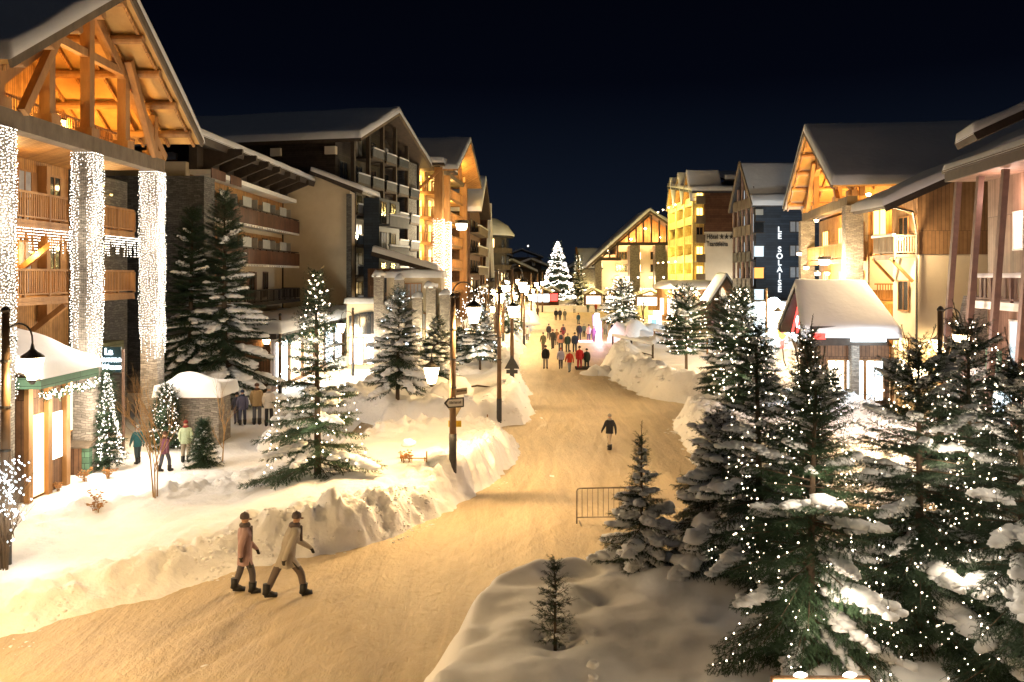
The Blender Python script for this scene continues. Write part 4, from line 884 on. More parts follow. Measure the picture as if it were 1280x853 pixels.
def yellow_hotel():
    X0 = 24.6; Y0 = 115.0; z0 = 1.6
    fr = Fr(X0, Y0, 0, 1, -1); root = empty('yellow_lit_hotel', fr(11, -4, z0), 'yellow floodlit hotel with three peaked gables and tiers of balconies, white end wall with lettering', 'hotel')
    MB(fr).box(.3, 18, -12, -2.0, 0, 18.2).build('wall', 'yellow_wall', root)
    MB().box(X0+1.25, 30.3, Y0-.5, Y0+.6, 12.9, 18.1).build('shingle_wall', 'shingle', root)
    MB().box(X0+1.25, 30.3, Y0-.5, Y0+.6, 0, 12.897).build('end_wall', 'white_plaster', root)
    mono_roof(root, XY, (X0-.6, Y0-1.0, 18.4), (31, Y0-1.0, 18.4), (31, Y0+17, 20.8), (X0-.6, Y0+17, 20.8), .35, .6, 'slate')
    for i, uc in enumerate((2.8, 8.9, 15.0)):
        gable_roof(root, fr, uc-2.9, uc+2.9, .5, -4, 17.2, 21.4+(.4 if i else 0), t=.3, ts=.3, m='gold_planks')
        MB(fr).poly([(uc-2.7, -1.9, 16.5), (uc+2.7, -1.9, 16.5), (uc, -1.9, 21.0)], (0, -.3, 0)).build('gable_wall', 'yellow_wall', root)
    for i in range(6):
        z = z0+2.2+i*2.6
        for uc in (2.8, 8.9, 15.0):
            b = MB(fr); b.box(uc-2.5, uc+2.5, -2.0, .2, z-.2, z); b.box(uc-2.5, uc+2.5, .12, .2, z, z+.9); b.box(uc-2.5, uc-2.42, -2, .12, z, z+.9); b.build('balcony', 'yellow_wall', root)
            for du in (-1.5, 1.5): window(root, fr, uc+du, z+.1, 1.2, 1.9, -2.0, 'lit_window_gold' if (i+int(uc)) % 2 else 'dark_glass', 'wood')
    for u in (0.2, 5.9, 12, 17.8): MB(fr).box(u-.3, u+.3, -1.6, .3, 0, 17.6).build('pillar', 'yellow_wall', root)
    for i in range(6): 
        z = z0+2.2+i*2.6; b = MB(); b.box(X0-.02, X0+1.2, Y0-1.2, Y0-.303, z-.2, z); b.box(X0-.02, X0+1.2, Y0-1.2, Y0-1.12, z, z+.9); b.build('corner_balcony', 'grey_timber', root)
        window(root, Fr(0, Y0-.3, 1, 0, 1), X0+.6, z+.1, .8, 1.8, 0, 'lit_window_gold' if i != 3 else 'dark_glass', 'wood')
    for u in (2, 7, 11.5, 16): 
        for z in (3.5, 9, 16.8): spotlight(root, fr(u, 2.2, z), 250, (1, .76, .24), .2, size=.12)
    text('Hôtel \u2605\u2605\u2605', (X0+1.5, Y0-.55, 12.2), .92, 'sign_ink', root, align='LEFT', bold=.015, sx=.72); text('Tsanteleina', (X0+1.5, Y0-.55, 11.25), .92, 'sign_ink', root, align='LEFT', bold=.015, sx=.68)
    spotlight(root, (X0+4.4, Y0-4.5, 4.2), 260, (1, .86, .66), .2, size=.1)  # lamp added out in front to brighten the white end wall
    # porches at its foot
    c = W(850, 362, 108); r2 = empty('round_porch', (c[0], c[1], 1.5), 'round wooden porch with a thick cushion of snow in front of the yellow hotel', 'porch')
    for (px, wd, zt, m_) in ((841, 4.0, 361, 'wood'), (866, 7.0, 361, 'brown_planks')):
        x, y, z = W(px, zt, 108); MB().lathe((x, y, 0), [(wd/2, 1.0), (wd/2, z)], 20).build('wall', m_, r2)
        MB().lathe((x, y, z), [(wd/2+.35, 0), (wd/2+.4, .35), (wd/2, .8), (wd/3, 1.05), (.05, 1.15)], 20).build('snow_cap', 'roof_snow', r2, smooth=True)
        for t in (-2.4, -1.9, -1.3, -.9): b = MB(); b.beam((x+wd/2*math.cos(t), y+wd/2*math.sin(t), 2.2), (x+wd/2*math.cos(t), y+wd/2*math.sin(t), 4.2), .7, .1); b.build('window', 'shop_light', r2)
    for px in (843, 858, 870): spotlight(r2, W(px, 364, 104.5), 300, (1, .8, .5), .2, glow='bulb', size=.3)
    # small snowy kiosk in front of the white wall
    x, y, z = W(903, 372, 100); r3 = empty('snowy_shed', (x, y, 1.2), 'small shed with a rounded snowy roof before the white hotel wall', 'shed'); fr3 = Fr(x-2, y, 1, 0, 1)
    MB(fr3).box(-2.6, 4, -4, 0, 1, z-.4).build('wall', 'pink_boards', r3); gable_roof(r3, fr3, .2, 4.4, .8, -4, z-.7, z+2.6, t=.2, ts=.35, m='wood')
yellow_hotel()
def blue_block():
    X0 = 24.3; Y0 = 85.0; fr = Fr(X0, Y0, 0, 1, -1); root = empty('blue_black_block', fr(5, -8, .8), 'blue black apartment block with vertical white lettering and a steep slate roof', 'building')
    MB(fr).box(0, 7.2, -18, 0, 0, 14.3).build('wall', 'blue_boards', root)
    um = 3.5
    MB(fr).poly([(0, .003, 14.3), (7.1, .003, 14.3), (um, .003, 18.2)], (0, -17.9, 0)).build('gable_wall', 'dark_wood', root)
    b = MB(fr); b.slab((-.9, .6, 14.0), (um, .6, 18.7), (um, -18, 18.7), (-.9, -18, 14.0), .3); b.slab((7.9, .6, 14.0), (um, .6, 18.7), (um, -18, 18.7), (7.9, -18, 14.0), .3)
    o = b.build('roof', 'slate', root)
    q = MB(fr); q.snow((-1.0, .7, 14.0), (-.2, .7, 14.9), (-.2, -18, 14.9), (-1.0, -18, 14.0), .35, 6, 16, .3); q.snow((-.2, .7, 14.86), (um, .7, 18.72), (um, -18, 18.72), (-.2, -18, 14.86), .08, 8, 12, .3, .2); q.build('roof_snow', 'roof_snow', o, smooth=True)
    for s_, e_ in (((-1.0, .7, 13.9), (um, .7, 18.75)), ((7.9, .7, 13.9), (um, .7, 18.75))): MB(fr).beam(s_, e_, .12, .4).build('barge_board', 'grey_timber', root)
    for u in (.2, 1.9, 3.5, 5.2, 7.0): MB(fr).box(u-.12, u+.12, .25, .5, 0, 14.2+max(0, 4-abs(u-um)*1.25)).build('facade_post', 'pink_boards', root)
    for z in (3.2, 5.9, 8.6, 11.3, 14.0):
        b = MB(fr); b.box(0, 7.1, .006, .5, z-.18, z); b.box(0, 7.1, .44, .5, z, z+.85); b.build('balcony', 'grey_timber' if z > 10 else 'dark_wood', root)
        for u in (1.1, 2.8, 4.4, 6.1): window(root, fr, u, z+.1, .9, 1.8, .004, 'lit_window_cool' if (u+z) % 3 < 1.2 else 'dark_glass', 'dark_timber')
    wf = Fr(0, Y0, 1, 0, 1); zz = lambda py: CAMH-(py-HY)/FPX*Y0; xx = lambda px: (px-640)/FPX*Y0
    for i, py in enumerate((291, 321, 348, 375)):
        window(root, wf, xx(949), zz(py), 1.0, 1.05, 0, ('dark_glass', 'lit_window_cool', 'lit_window_orange', 'lit_window_cool')[i], 'dark_timber', n=1)
        MB(wf).box(xx(954.5), xx(957.5), .003, .09, zz(py)-.02, zz(py)+1.0).build('shutter', 'blue_boards', root)
        for px in (991, 998.5): window(root, wf, xx(px), zz(py-1), .5, 1.0, 0, 'curtain', 'dark_timber', n=1)
    MB(wf).box(xx(944), xx(953), .003, .3, zz(269), zz(262)).build('upper_louvre', 'grey_panel', root)
    for i, ch in enumerate('LE SOLAISE'):
        if ch != ' ': text(ch, (xx(974.3), Y0-.09, zz(287.5+i*8.3)), .78, 'lettering_white_glow', root, bold=.015)
    plight((X0-2.5, Y0+2, 4.5), 110, (1, .7, .4), .5, root, 'street_glow')
    root = empty('roofs_behind_block', W(945, 215, 120)[:2]+(2,), 'dark building whose snowy rooftop shows over the blue black block', 'building')
    fr = Fr(W(915, 0, 118)[0], 118, 1, 0, 1); MB(fr).box(0, 9, -8, 0, 2, 20.6).build('wall', 'slate', root); mono_roof(root, fr, (-1.2, 1, 20.3), (9, 1, 20.3), (9, -8, 22), (-1.2, -8, 22), .3, .5, 'slate')
    MB(fr).box(2.2, 3.2, -.5, .5, 20.5, 22.2).build('chimney', 'dark_stone', root)
emit('lettering_white_glow', (.8, .86, .88), .5)  # painted letters given a faint glow so they look lit
blue_block()
def right_wing():
    Y0 = 43.5; wf = Fr(0, Y0, 1, 0, 1); root = empty('long_roof_house', (26, 48, 0), 'brown board house with cream lower wall under one long snowy roof', 'house')
    xa, xb = W(1147, 0, Y0)[0], 33.0
    zr = lambda x: 10.6+(x-18.5)*.445
    MB().poly([(xa, Y0, 8.1), (xb, Y0, 8.1), (xb, Y0, zr(xb)-.5), (xa, Y0, zr(xa)-.5)], (0, 2.9, 0)).build('board_wall', 'wing_planks', root)
    MB().box(xa+.05, xb, Y0+.05, Y0+2.9, 0, 8.097).build('plaster_wall', 'cream_plaster', root)
    b = MB(); b.slab((18.4, Y0-1.3, zr(18.4)), (xb, Y0-1.3, zr(xb)), (xb, Y0+2.7, zr(xb)), (18.4, Y0+2.7, zr(18.4)), .28); b.beam((18.4, Y0-1.33, zr(18.4)-.2), (xb, Y0-1.33, zr(xb)-.2), .1, .4)
    o = b.build('roof', 'dark_timber', root); MB().snow((18.3, Y0-1.4, zr(18.3)), (xb, Y0-1.4, zr(xb)), (xb, Y0+2.7, zr(xb)), (18.3, Y0+2.7, zr(18.3)), .36, 20, 8, .2).build('roof_snow', 'roof_snow', o, smooth=True)
    p = MB(); p.tube([(18.9, Y0-1.2, 10.4), (20.0, Y0-.9, 10.2), (xa-.2, Y0-.25, 9.4), (xa-.1, Y0-.12, 9.1), (xa-.1, Y0-.12, 0)], .06, 8); p.build('downpipe', 'metal', root)
    for z in (8.1,):
        fr = Fr(xa, Y0, 0, 1, -1)
        balcony(root, fr, .2, 2.8, 0, 1.1, z, 1.0, 'grey_timber', 'bars', snow=True)
        for u in (.4, 2.6): MB(fr).beam((u, .05, z-1.4), (u, 1.2, z-.2), .14).build('brace', 'wood', root)
        window(root, fr, 1.5, z+.05, 1.0, 1.9, 0, 'dark_glass', 'wood')
        window(root, fr, 1.5, 5.2, 1.1, 1.5, 0, 'dark_glass', 'wood'); window(root, fr, 1.5, 2.3, 1.1, 1.4, 0, 'lit_window', 'wood')
        MB(fr).beam((.15, .02, 10.1), (.15, 1.7, 11.0), .15).build('brace', 'wood', root)
right_wing()
def pink_block():
    fr = Fr(17.9, 34.0, -.13, -1, 1); root = empty('pink_board_block', fr(8, -5, 0), 'pink brown board block fronted by leaning red posts and a balcony', 'building')
    Ll = 17
    MB(fr).box(0, Ll, -8, -1.0, 0, 10.9).build('wall', 'pink_boards', root)
    MB(fr).box(-.05, Ll, -.99, .5, 10.75, 10.95).build('soffit', 'pink_boards', root)
    MB(fr).box(-.08, Ll, .503, .6, 10.75, 11.1).build('fascia', 'dark_timber', root)
    mono_roof(root, fr, (-.1, .7, 11.2), (Ll, .7, 11.2), (Ll, -3.5, 11.5), (-.1, -3.5, 11.5), .12, .22, 'dark_timber')
    for k in range(8):
        u = .1+k*2.1; p = MB(fr)
        p.poly([(u, .0, 10.7), (u+.34, .0, 10.7), (u+.34-.0, .0, 10.7)], (0, 0, 0)) if False else None
        p.beam((u+.15, .20, 10.7), (u+.15, .95, 0.0), .24, .20); p.build('leaning_post', 'red_post', root)
    balcony(root, fr, 1.1, Ll, -.99, .0, 6.05, .95, 'red_post', 'bars', step=.42, floor_m='white_paint', snow=True)
    MB(fr).snow((1.1, -.55, 3.3), (Ll, -.55, 3.3), (Ll, .25, 3.3), (1.1, .25, 3.3), .25, 16, 4, .2).build('ledge_snow', 'roof_snow', root, smooth=True)
    MB(fr).box(1.1, Ll, -.99, .2, 3.05, 3.27).build('lower_floor', 'red_post', root)
    for u, z, w_, h_ in ((2.7, 8.0, .7, 1.3), (4.9, 8.6, .4, .6), (4.1, 6.1, .8, 1.9), (6.3, 8.2, .6, 1.0), (5.2, 6.6, .35, .6), (7.6, 6.1, .8, 1.9), (2.4, 3.5, .7, 1.8), (5.3, 3.5, .7, 1.8), (9.0, 8.2, .7, 1.2)): window(root, fr, u, z, w_, h_, -1.0, 'lit_window_cool', 'white_paint', n=1)
    # stone-ish pale slanted end wall
    MB(fr).poly([(-.3, -1, 0), (-.3, 1.2, 0), (-.3, -.2, 6.2), (-.3, -1, 6.2)], (.25, 0, 0)).build('end_wall', 'stone', root)
    for u in (2.5, 7.5): plight(fr(u, 3.5, 4.6), 230, (1, .74, .58), .3, root, 'facade_fill_light')  # bare point lights added outside to brighten the board wall
    for u in (3.2, 8): plight(fr(u, -.3, 9.9), 40, (1, .66, .52), .2, root, 'soffit_light')
    # ground floor shop strip
    for k in range(5): window(root, fr, 1.6+k*2.6, .4, 2.1, 2.2, -.99, 'shop_light' if k % 2 else 'shop_cool', 'metal')
    g = MB(fr); g.box(3.2, 4.4, .3, .36, 3.6, 4.4); g.build('green_sign', 'green_paint', root)
    for (a, b_) in ((0, .8),): 
        r2 = empty('upper_roof_house', (24, 42, 0), 'dark house behind the pink block, only its steep snowy roof edge showing', 'house')
        MB().box(25, 36, 37.6, 38.4, 0, 14.0).build('wall', 'dark_wood', r2)
        mono_roof(r2, XY, (20.0, 37, 13.2), (36, 37, 20.5), (36, 38.6, 20.5), (20.0, 38.6, 13.0), .35, .4, 'dark_timber')
pink_block()
# ------------------------------------------------------------------ street lamps
def lantern(root, base, p, s=1.0, energy=300, kind='lantern_glow'):
    x, y, z = p                                     # centre of the glass
    l = MB(); l.lathe((x, y, z), [(.16*s, .19*s), (.205*s, .20*s), (.19*s, .24*s), (.09*s, .31*s), (.04*s, .36*s), (.02*s, .46*s)], 12); l.lathe((x, y, z), [(.09*s, -.24*s), (.10*s, -.21*s), (.03*s, -.30*s)], 8)
    for k in range(6):
        t = k*PI/3; l.beam((x+.205*s*math.cos(t), y+.205*s*math.sin(t), z+.19*s), (x+.10*s*math.cos(t), y+.10*s*math.sin(t), z-.21*s), .014)
    o = l.build('lantern', 'metal', root)
    g = MB(); g.lathe((x, y, z), [(.09*s, -.205*s), (.15*s, -.02*s), (.19*s, .185*s)], 12); g.build('glass', kind, o, smooth=True)
    L = bpy.data.lights.new('lantern_light', 'SPOT'); L.spot_size = math.radians(168); L.spot_blend = .45; L.energy = energy*1.15; L.color = LAMP; L.shadow_soft_size = .11
    q = bpy.data.objects.new('lantern_light', L); COL.objects.link(q); q.parent = root; q.location = (x, y, z)
    return o
def lamp_post(loc, label, H=5.7, arms=((1, .67, 4.65, 1.0), (-1, .67, 2.75, 1.0)), energy=300, s=1.0, group='street lamps along the avenue', rz=0, r=.11):
    root = empty('street_lamp', loc, label, 'street lamp', group, rz); WO[root.name] = Vector((0, 0, 0))
    MB().tube([(0, 0, -.4), (0, 0, .9)], r*1.12, 12).build('foot', 'pole_foot', root, smooth=True)
    MB().tube([(0, 0, .9), (0, 0, H*.55), (0, 0, H)], [r, r*.88, r*.72], 12).build('pole', 'pole', root, smooth=True)
    c = MB(); c.lathe((0, 0, H), [(r*.8, -.05), (r*.95, 0), (r*.5, .08), (.01, .1)], 10)
    for z in (H*.45, H*.62, H*.8): c.lathe((0, 0, z), [(r*1.02, -.03), (r*1.06, 0), (r*1.02, .03)], 10)
    c.build('collar', 'metal', root)
    for sg, dx, zg, es in arms:
        a = MB(); zt = zg+.50*s; pts = []
        for k in range(13):
            t = PI*k/12; R = dx/2
            pts.append((sg*(dx/2-R*math.cos(t)), 0, zt+.12+.42*math.sin(t)**.8 if 0 < k < 12 else zt+.12))
        a.tube([(sg*r*.7, 0, zt-.5), (sg*.06, 0, zt)]+pts[:]+[(sg*dx, 0, zt-.03)], .022, 6)
        a.tube([(sg*(dx*.18+.14*math.cos(t*.7)*(1-t/14)), 0, zt+.12+.14*math.sin(t*.7)*(1-t/14)) for t in range(12)], .012, 5)
        a.tube([(sg*r*.7, 0, zt-.28), (sg*.1, 0, zt-.28)], .03, 6)
        a.build('arm', 'metal', root)
        lantern(root, None, (sg*dx, 0, zg), s*1.25, energy*es)
    return root
L0 = at(7, 706); P0 = lamp_post(L0, 'nearest street lamp at the left edge beside the snow covered kiosk', H=5.9, arms=((1, .62, 4.55, .8),), energy=360, s=1.0, r=.115)
L1 = at(566, 577); P1 = lamp_post(L1, 'street lamp with two lanterns and direction signs, standing at the tip of the snow bank', H=5.25, energy=850)
L2 = at(624, 532); P2 = lamp_post(L2, 'tall bare lamp mast behind the post with signs, rising above the snow bank', H=6.0, arms=((1, .62, 4.9, 1.0),), energy=380)
L3 = at(640, 480); P3 = lamp_post(L3, 'street lamp carrying the back of a triangular sign', H=5.9, arms=((-1, .62, 4.3, 1.0), (1, .55, 4.9, 1.0)), energy=520)
more = [(620, 458, 6.4, 1, 'slim lamp post seen just beside the tall bare mast'), (655, 432, 6.0, 2, 'lamp post beyond the triangular sign'), (629, 428, 6.2, 2, 'lamp post above the heavily snowed bushes on the left pavement'), (652, 415, 6.0, 2, 'lamp post between the two arms of the far snow bank'), (664, 404, 6.0, 2, 'lamp post near the far end of the left snow bank'),
        (672, 396, 6.0, 2, 'far lamp post just left of the big lit tree'), (640, 405, 6.2, 2, 'lamp post close to the dark houses at the street end'), (624, 412, 6.4, 2, 'lamp post before the rounded tower house'), (678, 391, 6.0, 2, 'farthest small lamp post by the big lit tree'), (607, 440, 5.0, 2, 'short lamp among the lit bare trees')]
for px, py, H, n, lb in more:
    p = at(px, py); lamp_post(p, lb, H=H-.3, arms=((1, .6, H-1.6, 1.), (-1, .6, H-2.6, 1.))[:n], energy=430, s=.95)
# left plaza lamps among the trees
for px, py, zg, lb in ((441, 470, 3.3, 'copper lamp post on the plaza between the lit spruce and the snowy spruce'), (350, 492, 3.2, 'plaza lamp half hidden by the lit spruce, near the bright shop')):
    p = at(px, py); lamp_post(p, lb, H=4.6, arms=((-1, .8, zg, 1),), energy=560, s=1.2, r=.10)
# right hand lamps before the stone chalet
for (px, py, s_, lb) in ((1045, 505, 1, 'lamp post with one glowing lantern before the stone pillared chalet'), (1190, 520, -1, 'lamp behind the right spruces below the cream wall'), (958, 470, 1, 'lamp post beside the glaring shop front')):
    p = at(px, py); lamp_post(p, lb, H=5.1, arms=((s_, .7, 3.5, 1),), energy=420, s=1.2, r=.09)
# unseen lamps added beside the view and behind the spruces, for general light
for (x, y, e, lb) in ((-10.5, 11.0, 950, 'lamp of the near avenue just outside the lower left edge'), (4.0, 2.0, 470, 'lamp of the near avenue beside the viewpoint'), (12.8, 25.5, 420, 'street lamp hidden behind the big spruces on the right'), (19, 7, 380, 'lamp beyond the right edge near the lit spruces')):
    lamp_post((x, y, gz(x, y)), lb, H=6.0, arms=((1, .62, 5.0, 1.0), (-1, .62, 4.0, 1.0)), energy=e)
# signs on the lamp post and elsewhere
def post_signs():
    x, y, z = L1; zz = lambda py: CAMH-(py-HY)/FPX*y
    o = empty('direction_sign', (x, y, z+1.6), 'white arrow sign with dark border pointing left on the lamp post', 'sign')
    zc = zz(503); a = MB(); a.poly([(x-.27, y-.16, zc-.01), (x-.14, y-.16, zc+.15), (x+.36, y-.16, zc+.18), (x+.36, y-.16, zc-.13), (x-.14, y-.16, zc-.17)], (0, .03, 0)); a.build('border', 'sign_ink', o)
    a = MB(); a.poly([(x-.19, y-.166, zc-.01), (x-.11, y-.166, zc+.10), (x+.32, y-.166, zc+.13), (x+.32, y-.166, zc-.09), (x-.11, y-.166, zc-.12)], (0, .005, 0)); a.build('panel', 'white_paint', o)
    rnd = random.Random(5); a = MB()
    for k in range(9): a.box(x-.09+k*.042, x-.063+k*.042, y-.172, y-.168, zc-.035+k*.002, zc+.035+k*.002+rnd.choice((0, .012)))
    a.build('lettering', 'sign_ink', o)
    o = empty('name_plate', (x+.2, y, z+1.9), 'small pale street plate tilted above the arrow sign', 'sign'); zc = zz(490); a = MB(); a.poly([(x+.08, y-.14, zc-.10), (x+.08, y-.14, zc+.10), (x+.46, y-.14, zc+.15), (x+.46, y-.14, zc-.04)], (0, .02, 0)); a.build('panel', 'grey_sign', o)
    a = MB()
    for k in range(7): a.box(x+.14+k*.042, x+.168+k*.042, y-.147, y-.142, zc+.01+k*.004, zc+.055+k*.004)
    a.build('lettering', 'sign_ink', o)
    zc = zz(515); a = MB(); a.poly([(x-.19, y+.14, zc+.14), (x+.28, y+.14, zc+.14), (x+.05, y+.14, zc-.26)], (0, .02, 0)); a.build('yield_sign', 'grey_sign', None, label='back of a triangular traffic sign pointing down below the arrow sign', cat='sign')
    zc = zz(531); a = MB(); a.box(x-.15, x+.26, y+.13, y+.15, zc-.1, zc+.1); a.build('yellow_plate', 'yellow_sign', None, label='small yellow plate low on the lamp post with the arrow sign', cat='sign')
    x, y, z = L3; zc = CAMH-(455-HY)/FPX*y; o = empty('warning_sign', (x, y, z+1), 'dark back of a triangular warning sign with a plate below it', 'sign')
    MB().poly([(x-.40, y-.15, zc-.25), (x+.40, y-.15, zc-.25), (x, y-.15, zc+.48)], (0, .03, 0)).build('triangle', 'pole_foot', o); MB().box(x-.30, x+.30, y-.15, y-.12, zc-.5, zc-.30).build('plate', 'pole_foot', o)
post_signs()
# ------------------------------------------------------------------ conifers
def sprig(seed, L, n, nl, nw):
    r = random.Random(seed); V = []; F = []
    for k in range(n):
        t = (k+.3)/n; a = r.uniform(0, 2*PI); d = Vector((.62, math.cos(a)*.78, math.sin(a)*.60)).normalized(); l = nl*r.uniform(.75, 1.1)*(1-.25*t)
        b = Vector((t*L, 0, 0)); side = d.cross(Vector((0, .3, 1))).normalized()*nw*.5; i = len(V)
        V += [b-side, b+side, b+d*l]; F.append((i, i+1, i+2))
    i = len(V); V += [Vector((0, -nw*.5, 0)), Vector((0, nw*.5, 0)), Vector((L, 0, 0))]; F.append((i, i+1, i+2))
    return np.array([tuple(v) for v in V]), np.array(F)
def place(tmpls, pos, dirs, scale, seed=0):
    """instances of a few templates along directions, as one vertex/face array"""
    rg = np.random.default_rng(seed); pos = np.array(pos); d = np.array(dirs); d /= np.linalg.norm(d, axis=1, keepdims=True)+1e-9
    sc = np.array(scale)[:, None]; up = np.tile([0, 0, 1.0], (len(d), 1)); s = np.cross(up, d); s /= np.linalg.norm(s, axis=1, keepdims=True)+1e-6; u = np.cross(d, s)
    VV = []; FF = []; base = 0; which = rg.integers(0, len(tmpls), len(pos))
    for k, (V, F) in enumerate(tmpls):
        m = which == k
        if not m.any(): continue
        M = np.stack([d[m], s[m], u[m]], 1)                       # rows = axes
        out = np.einsum('vi,nij->nvj', V, M)*sc[m][:, :, None]+pos[m][:, None]
        VV.append(out.reshape(-1, 3)); FF.append((F[None]+(np.arange(m.sum())*len(V))[:, None, None]).reshape(-1, F.shape[1])+base); base += m.sum()*len(V)
    return np.concatenate(VV), np.concatenate(FF)
def conifer(name, label, seed, H, R, loc, lod=0, snow=.3, snow_size=1.0, z0=.08, power=.85, green='needles', droop=.25, gap=1.0, group=None, bare=0.0, tip=0, cat='tree', rz=0.0, snow_low=False, snowmat_='roof_snow', sparse=1.0):
    r = random.Random(seed); root = empty(name, loc, label, cat, group, rz); WO[root.name] = Vector((0, 0, 0))
    L = (.13, .22, .42)[lod]; tm = [sprig(k, L, (20, 13, 8)[lod], (.050, .10, .20)[lod], (.0075, .019, .045)[lod]) for k in range(4)]
    lean = (r.uniform(-.02, .02)*H, r.uniform(-.02, .02)*H)
    tr = MB(); pts = [(lean[0]*t*t, lean[1]*t*t, -.3+(H+.2)*t) for t in (0, .1, .3, .5, .7, .85, .95, 1)]
    tr.tube(pts, [H*.019*(1-t)**.8+.006 for t in (0, .1, .3, .5, .7, .85, .95, 1)], 8); 
    pos = []; dr = []; sc = []; br = MB(); sn = MB(); tips = []
    z = z0*H; dz = H*(.030, .036, .05)[lod]/sparse
    while z < H*.985:
        t = z/H; nb = r.choice((5, 6, 7)) if lod < 2 else 6; a0 = r.uniform(0, 6.3)
        if t > .9: nb = 5
        z_ = z
        for b in range(nb):
            z = z_+dz*r.uniform(-.75, .75); t = min(.985, max(z0, z/H))
            a = a0+b*2*PI/nb+r.uniform(-.25, .25); 
            ln = R*((1-t)/(1-z0))**power*r.uniform(.72, 1.12)*(1+.18*math.sin(seed+3*a+5*t))+.03*H*(1 if t > .8 else .3)*.5
            if t < z0+.06: ln *= r.uniform(.6, 1)
            up = .95*t**1.6-.10-droop*(1-t)*r.uniform(.2, 1.9); cu = droop*1.0*(1-t)
            tx = math.cos(a); ty = math.sin(a); bx, by = lean[0]*t*t, lean[1]*t*t
            P = lambda s: Vector((bx+tx*ln*s, by+ty*ln*s, z+ln*(up*s-cu*s*s*.8+.45*cu*s**3)))
            br.tube([P(0), P(.5), P(1)], [max(.006, ln*.014), max(.004, ln*.009), .003], 4 if lod else 5, False)
            side = Vector((-ty, tx, 0)); step = L*.42
            s = .12+.1*r.random(); k = 0
            snowy = r.random() < snow*(1 if not snow_low else max(0, 1.9*(1-t)**1.3))
            while s < 1.0:
                p = P(s); d = (P(min(1, s+.08))-P(s-.08)).normalized()
                for sg in (-1, 1):
                    tl = min(ln*.42, R*.42)*(1-s)**.7*r.uniform(.65, 1.15)*(.55 if s < .25 else 1)+L*.35
                    td = (d*.72+side*sg*.8+Vector((0, 0, -.22*droop*2+r.uniform(-.12, .1)))).normalized()
                    q = 0.0
                    while q < tl:
                        pp = p+td*q; jd = td+Vector((r.uniform(-.3, .3), r.uniform(-.3, .3), r.uniform(-.35, .15)))
                        if r.random() > bare: pos.append(pp); dr.append(jd); sc.append(r.uniform(.8, 1.2)*(1 if q < tl*.8 else .8))
                        if r.random() < .45 and lod < 2:
                            pos.append(pp); dr.append(td+side*r.choice((-1, 1))*.9+Vector((0, 0, r.uniform(-.5, .1)))); sc.append(r.uniform(.6, .9))
                        q += L*.72
                    if snowy and s > .25 and r.random() < .62*snow_size:
                        pp = p+td*tl*.45; rr = tl*r.uniform(.20, .38)*snow_size**.5
                        rr *= .8; sn.blob((pp.x, pp.y, pp.z-.002), (rr*(1+.25*r.random()), rr, rr*.48+.01), r.randrange(6))
                if snowy and s > .2:
                    rr = (ln*.085+.018)*r.uniform(.6, 1.4)*snow_size*(1.15-abs(s-.6)); sn.blob((p.x, p.y, p.z+.015+rr*.12), (rr*1.05, rr*1.05, rr*.62), r.randrange(6))
                s += step/ln*r.uniform(.8, 1.2)*gap
            pos.append(P(.97)); dr.append(d); sc.append(1.1); tips.append((P(1.0), P(.75), t, a))
        z = z_; t = z/H; z += dz*r.uniform(.75, 1.25)*(1-.35*t)*(1.0 if t < .9 else .8)
    for k in range(tip):                                       # bare leader shoots at the very top
        a = r.uniform(0, 6.3); zb = H*r.uniform(.9, .99); q = Vector((lean[0]+.1*math.cos(a), lean[1]+.1*math.sin(a), zb)); e_ = q+Vector((math.cos(a)*.16, math.sin(a)*.16, r.uniform(.22, .5) if (k or tip < 3) else .62))
        br.tube([(lean[0], lean[1], zb-.1), q, e_], [.010, .008, .006], 4); 
        for j in range(9): m = q.lerp(e_, j/9); pos.append(m); dr.append((e_-q)+Vector((r.uniform(-.2, .2), r.uniform(-.2, .2), 0))); sc.append(.55)
    tr.build('trunk', 'bark', root); br.build('branches', 'bark', root, recalc=False)
    V, F = place(tm, [tuple(p) for p in pos], [tuple(d) for d in dr], sc, seed); npmesh('crown', V, F, green, root)
    if sn.V: sn.build('snow', snowmat_, root, smooth=True, recalc=False)
    return root, tips
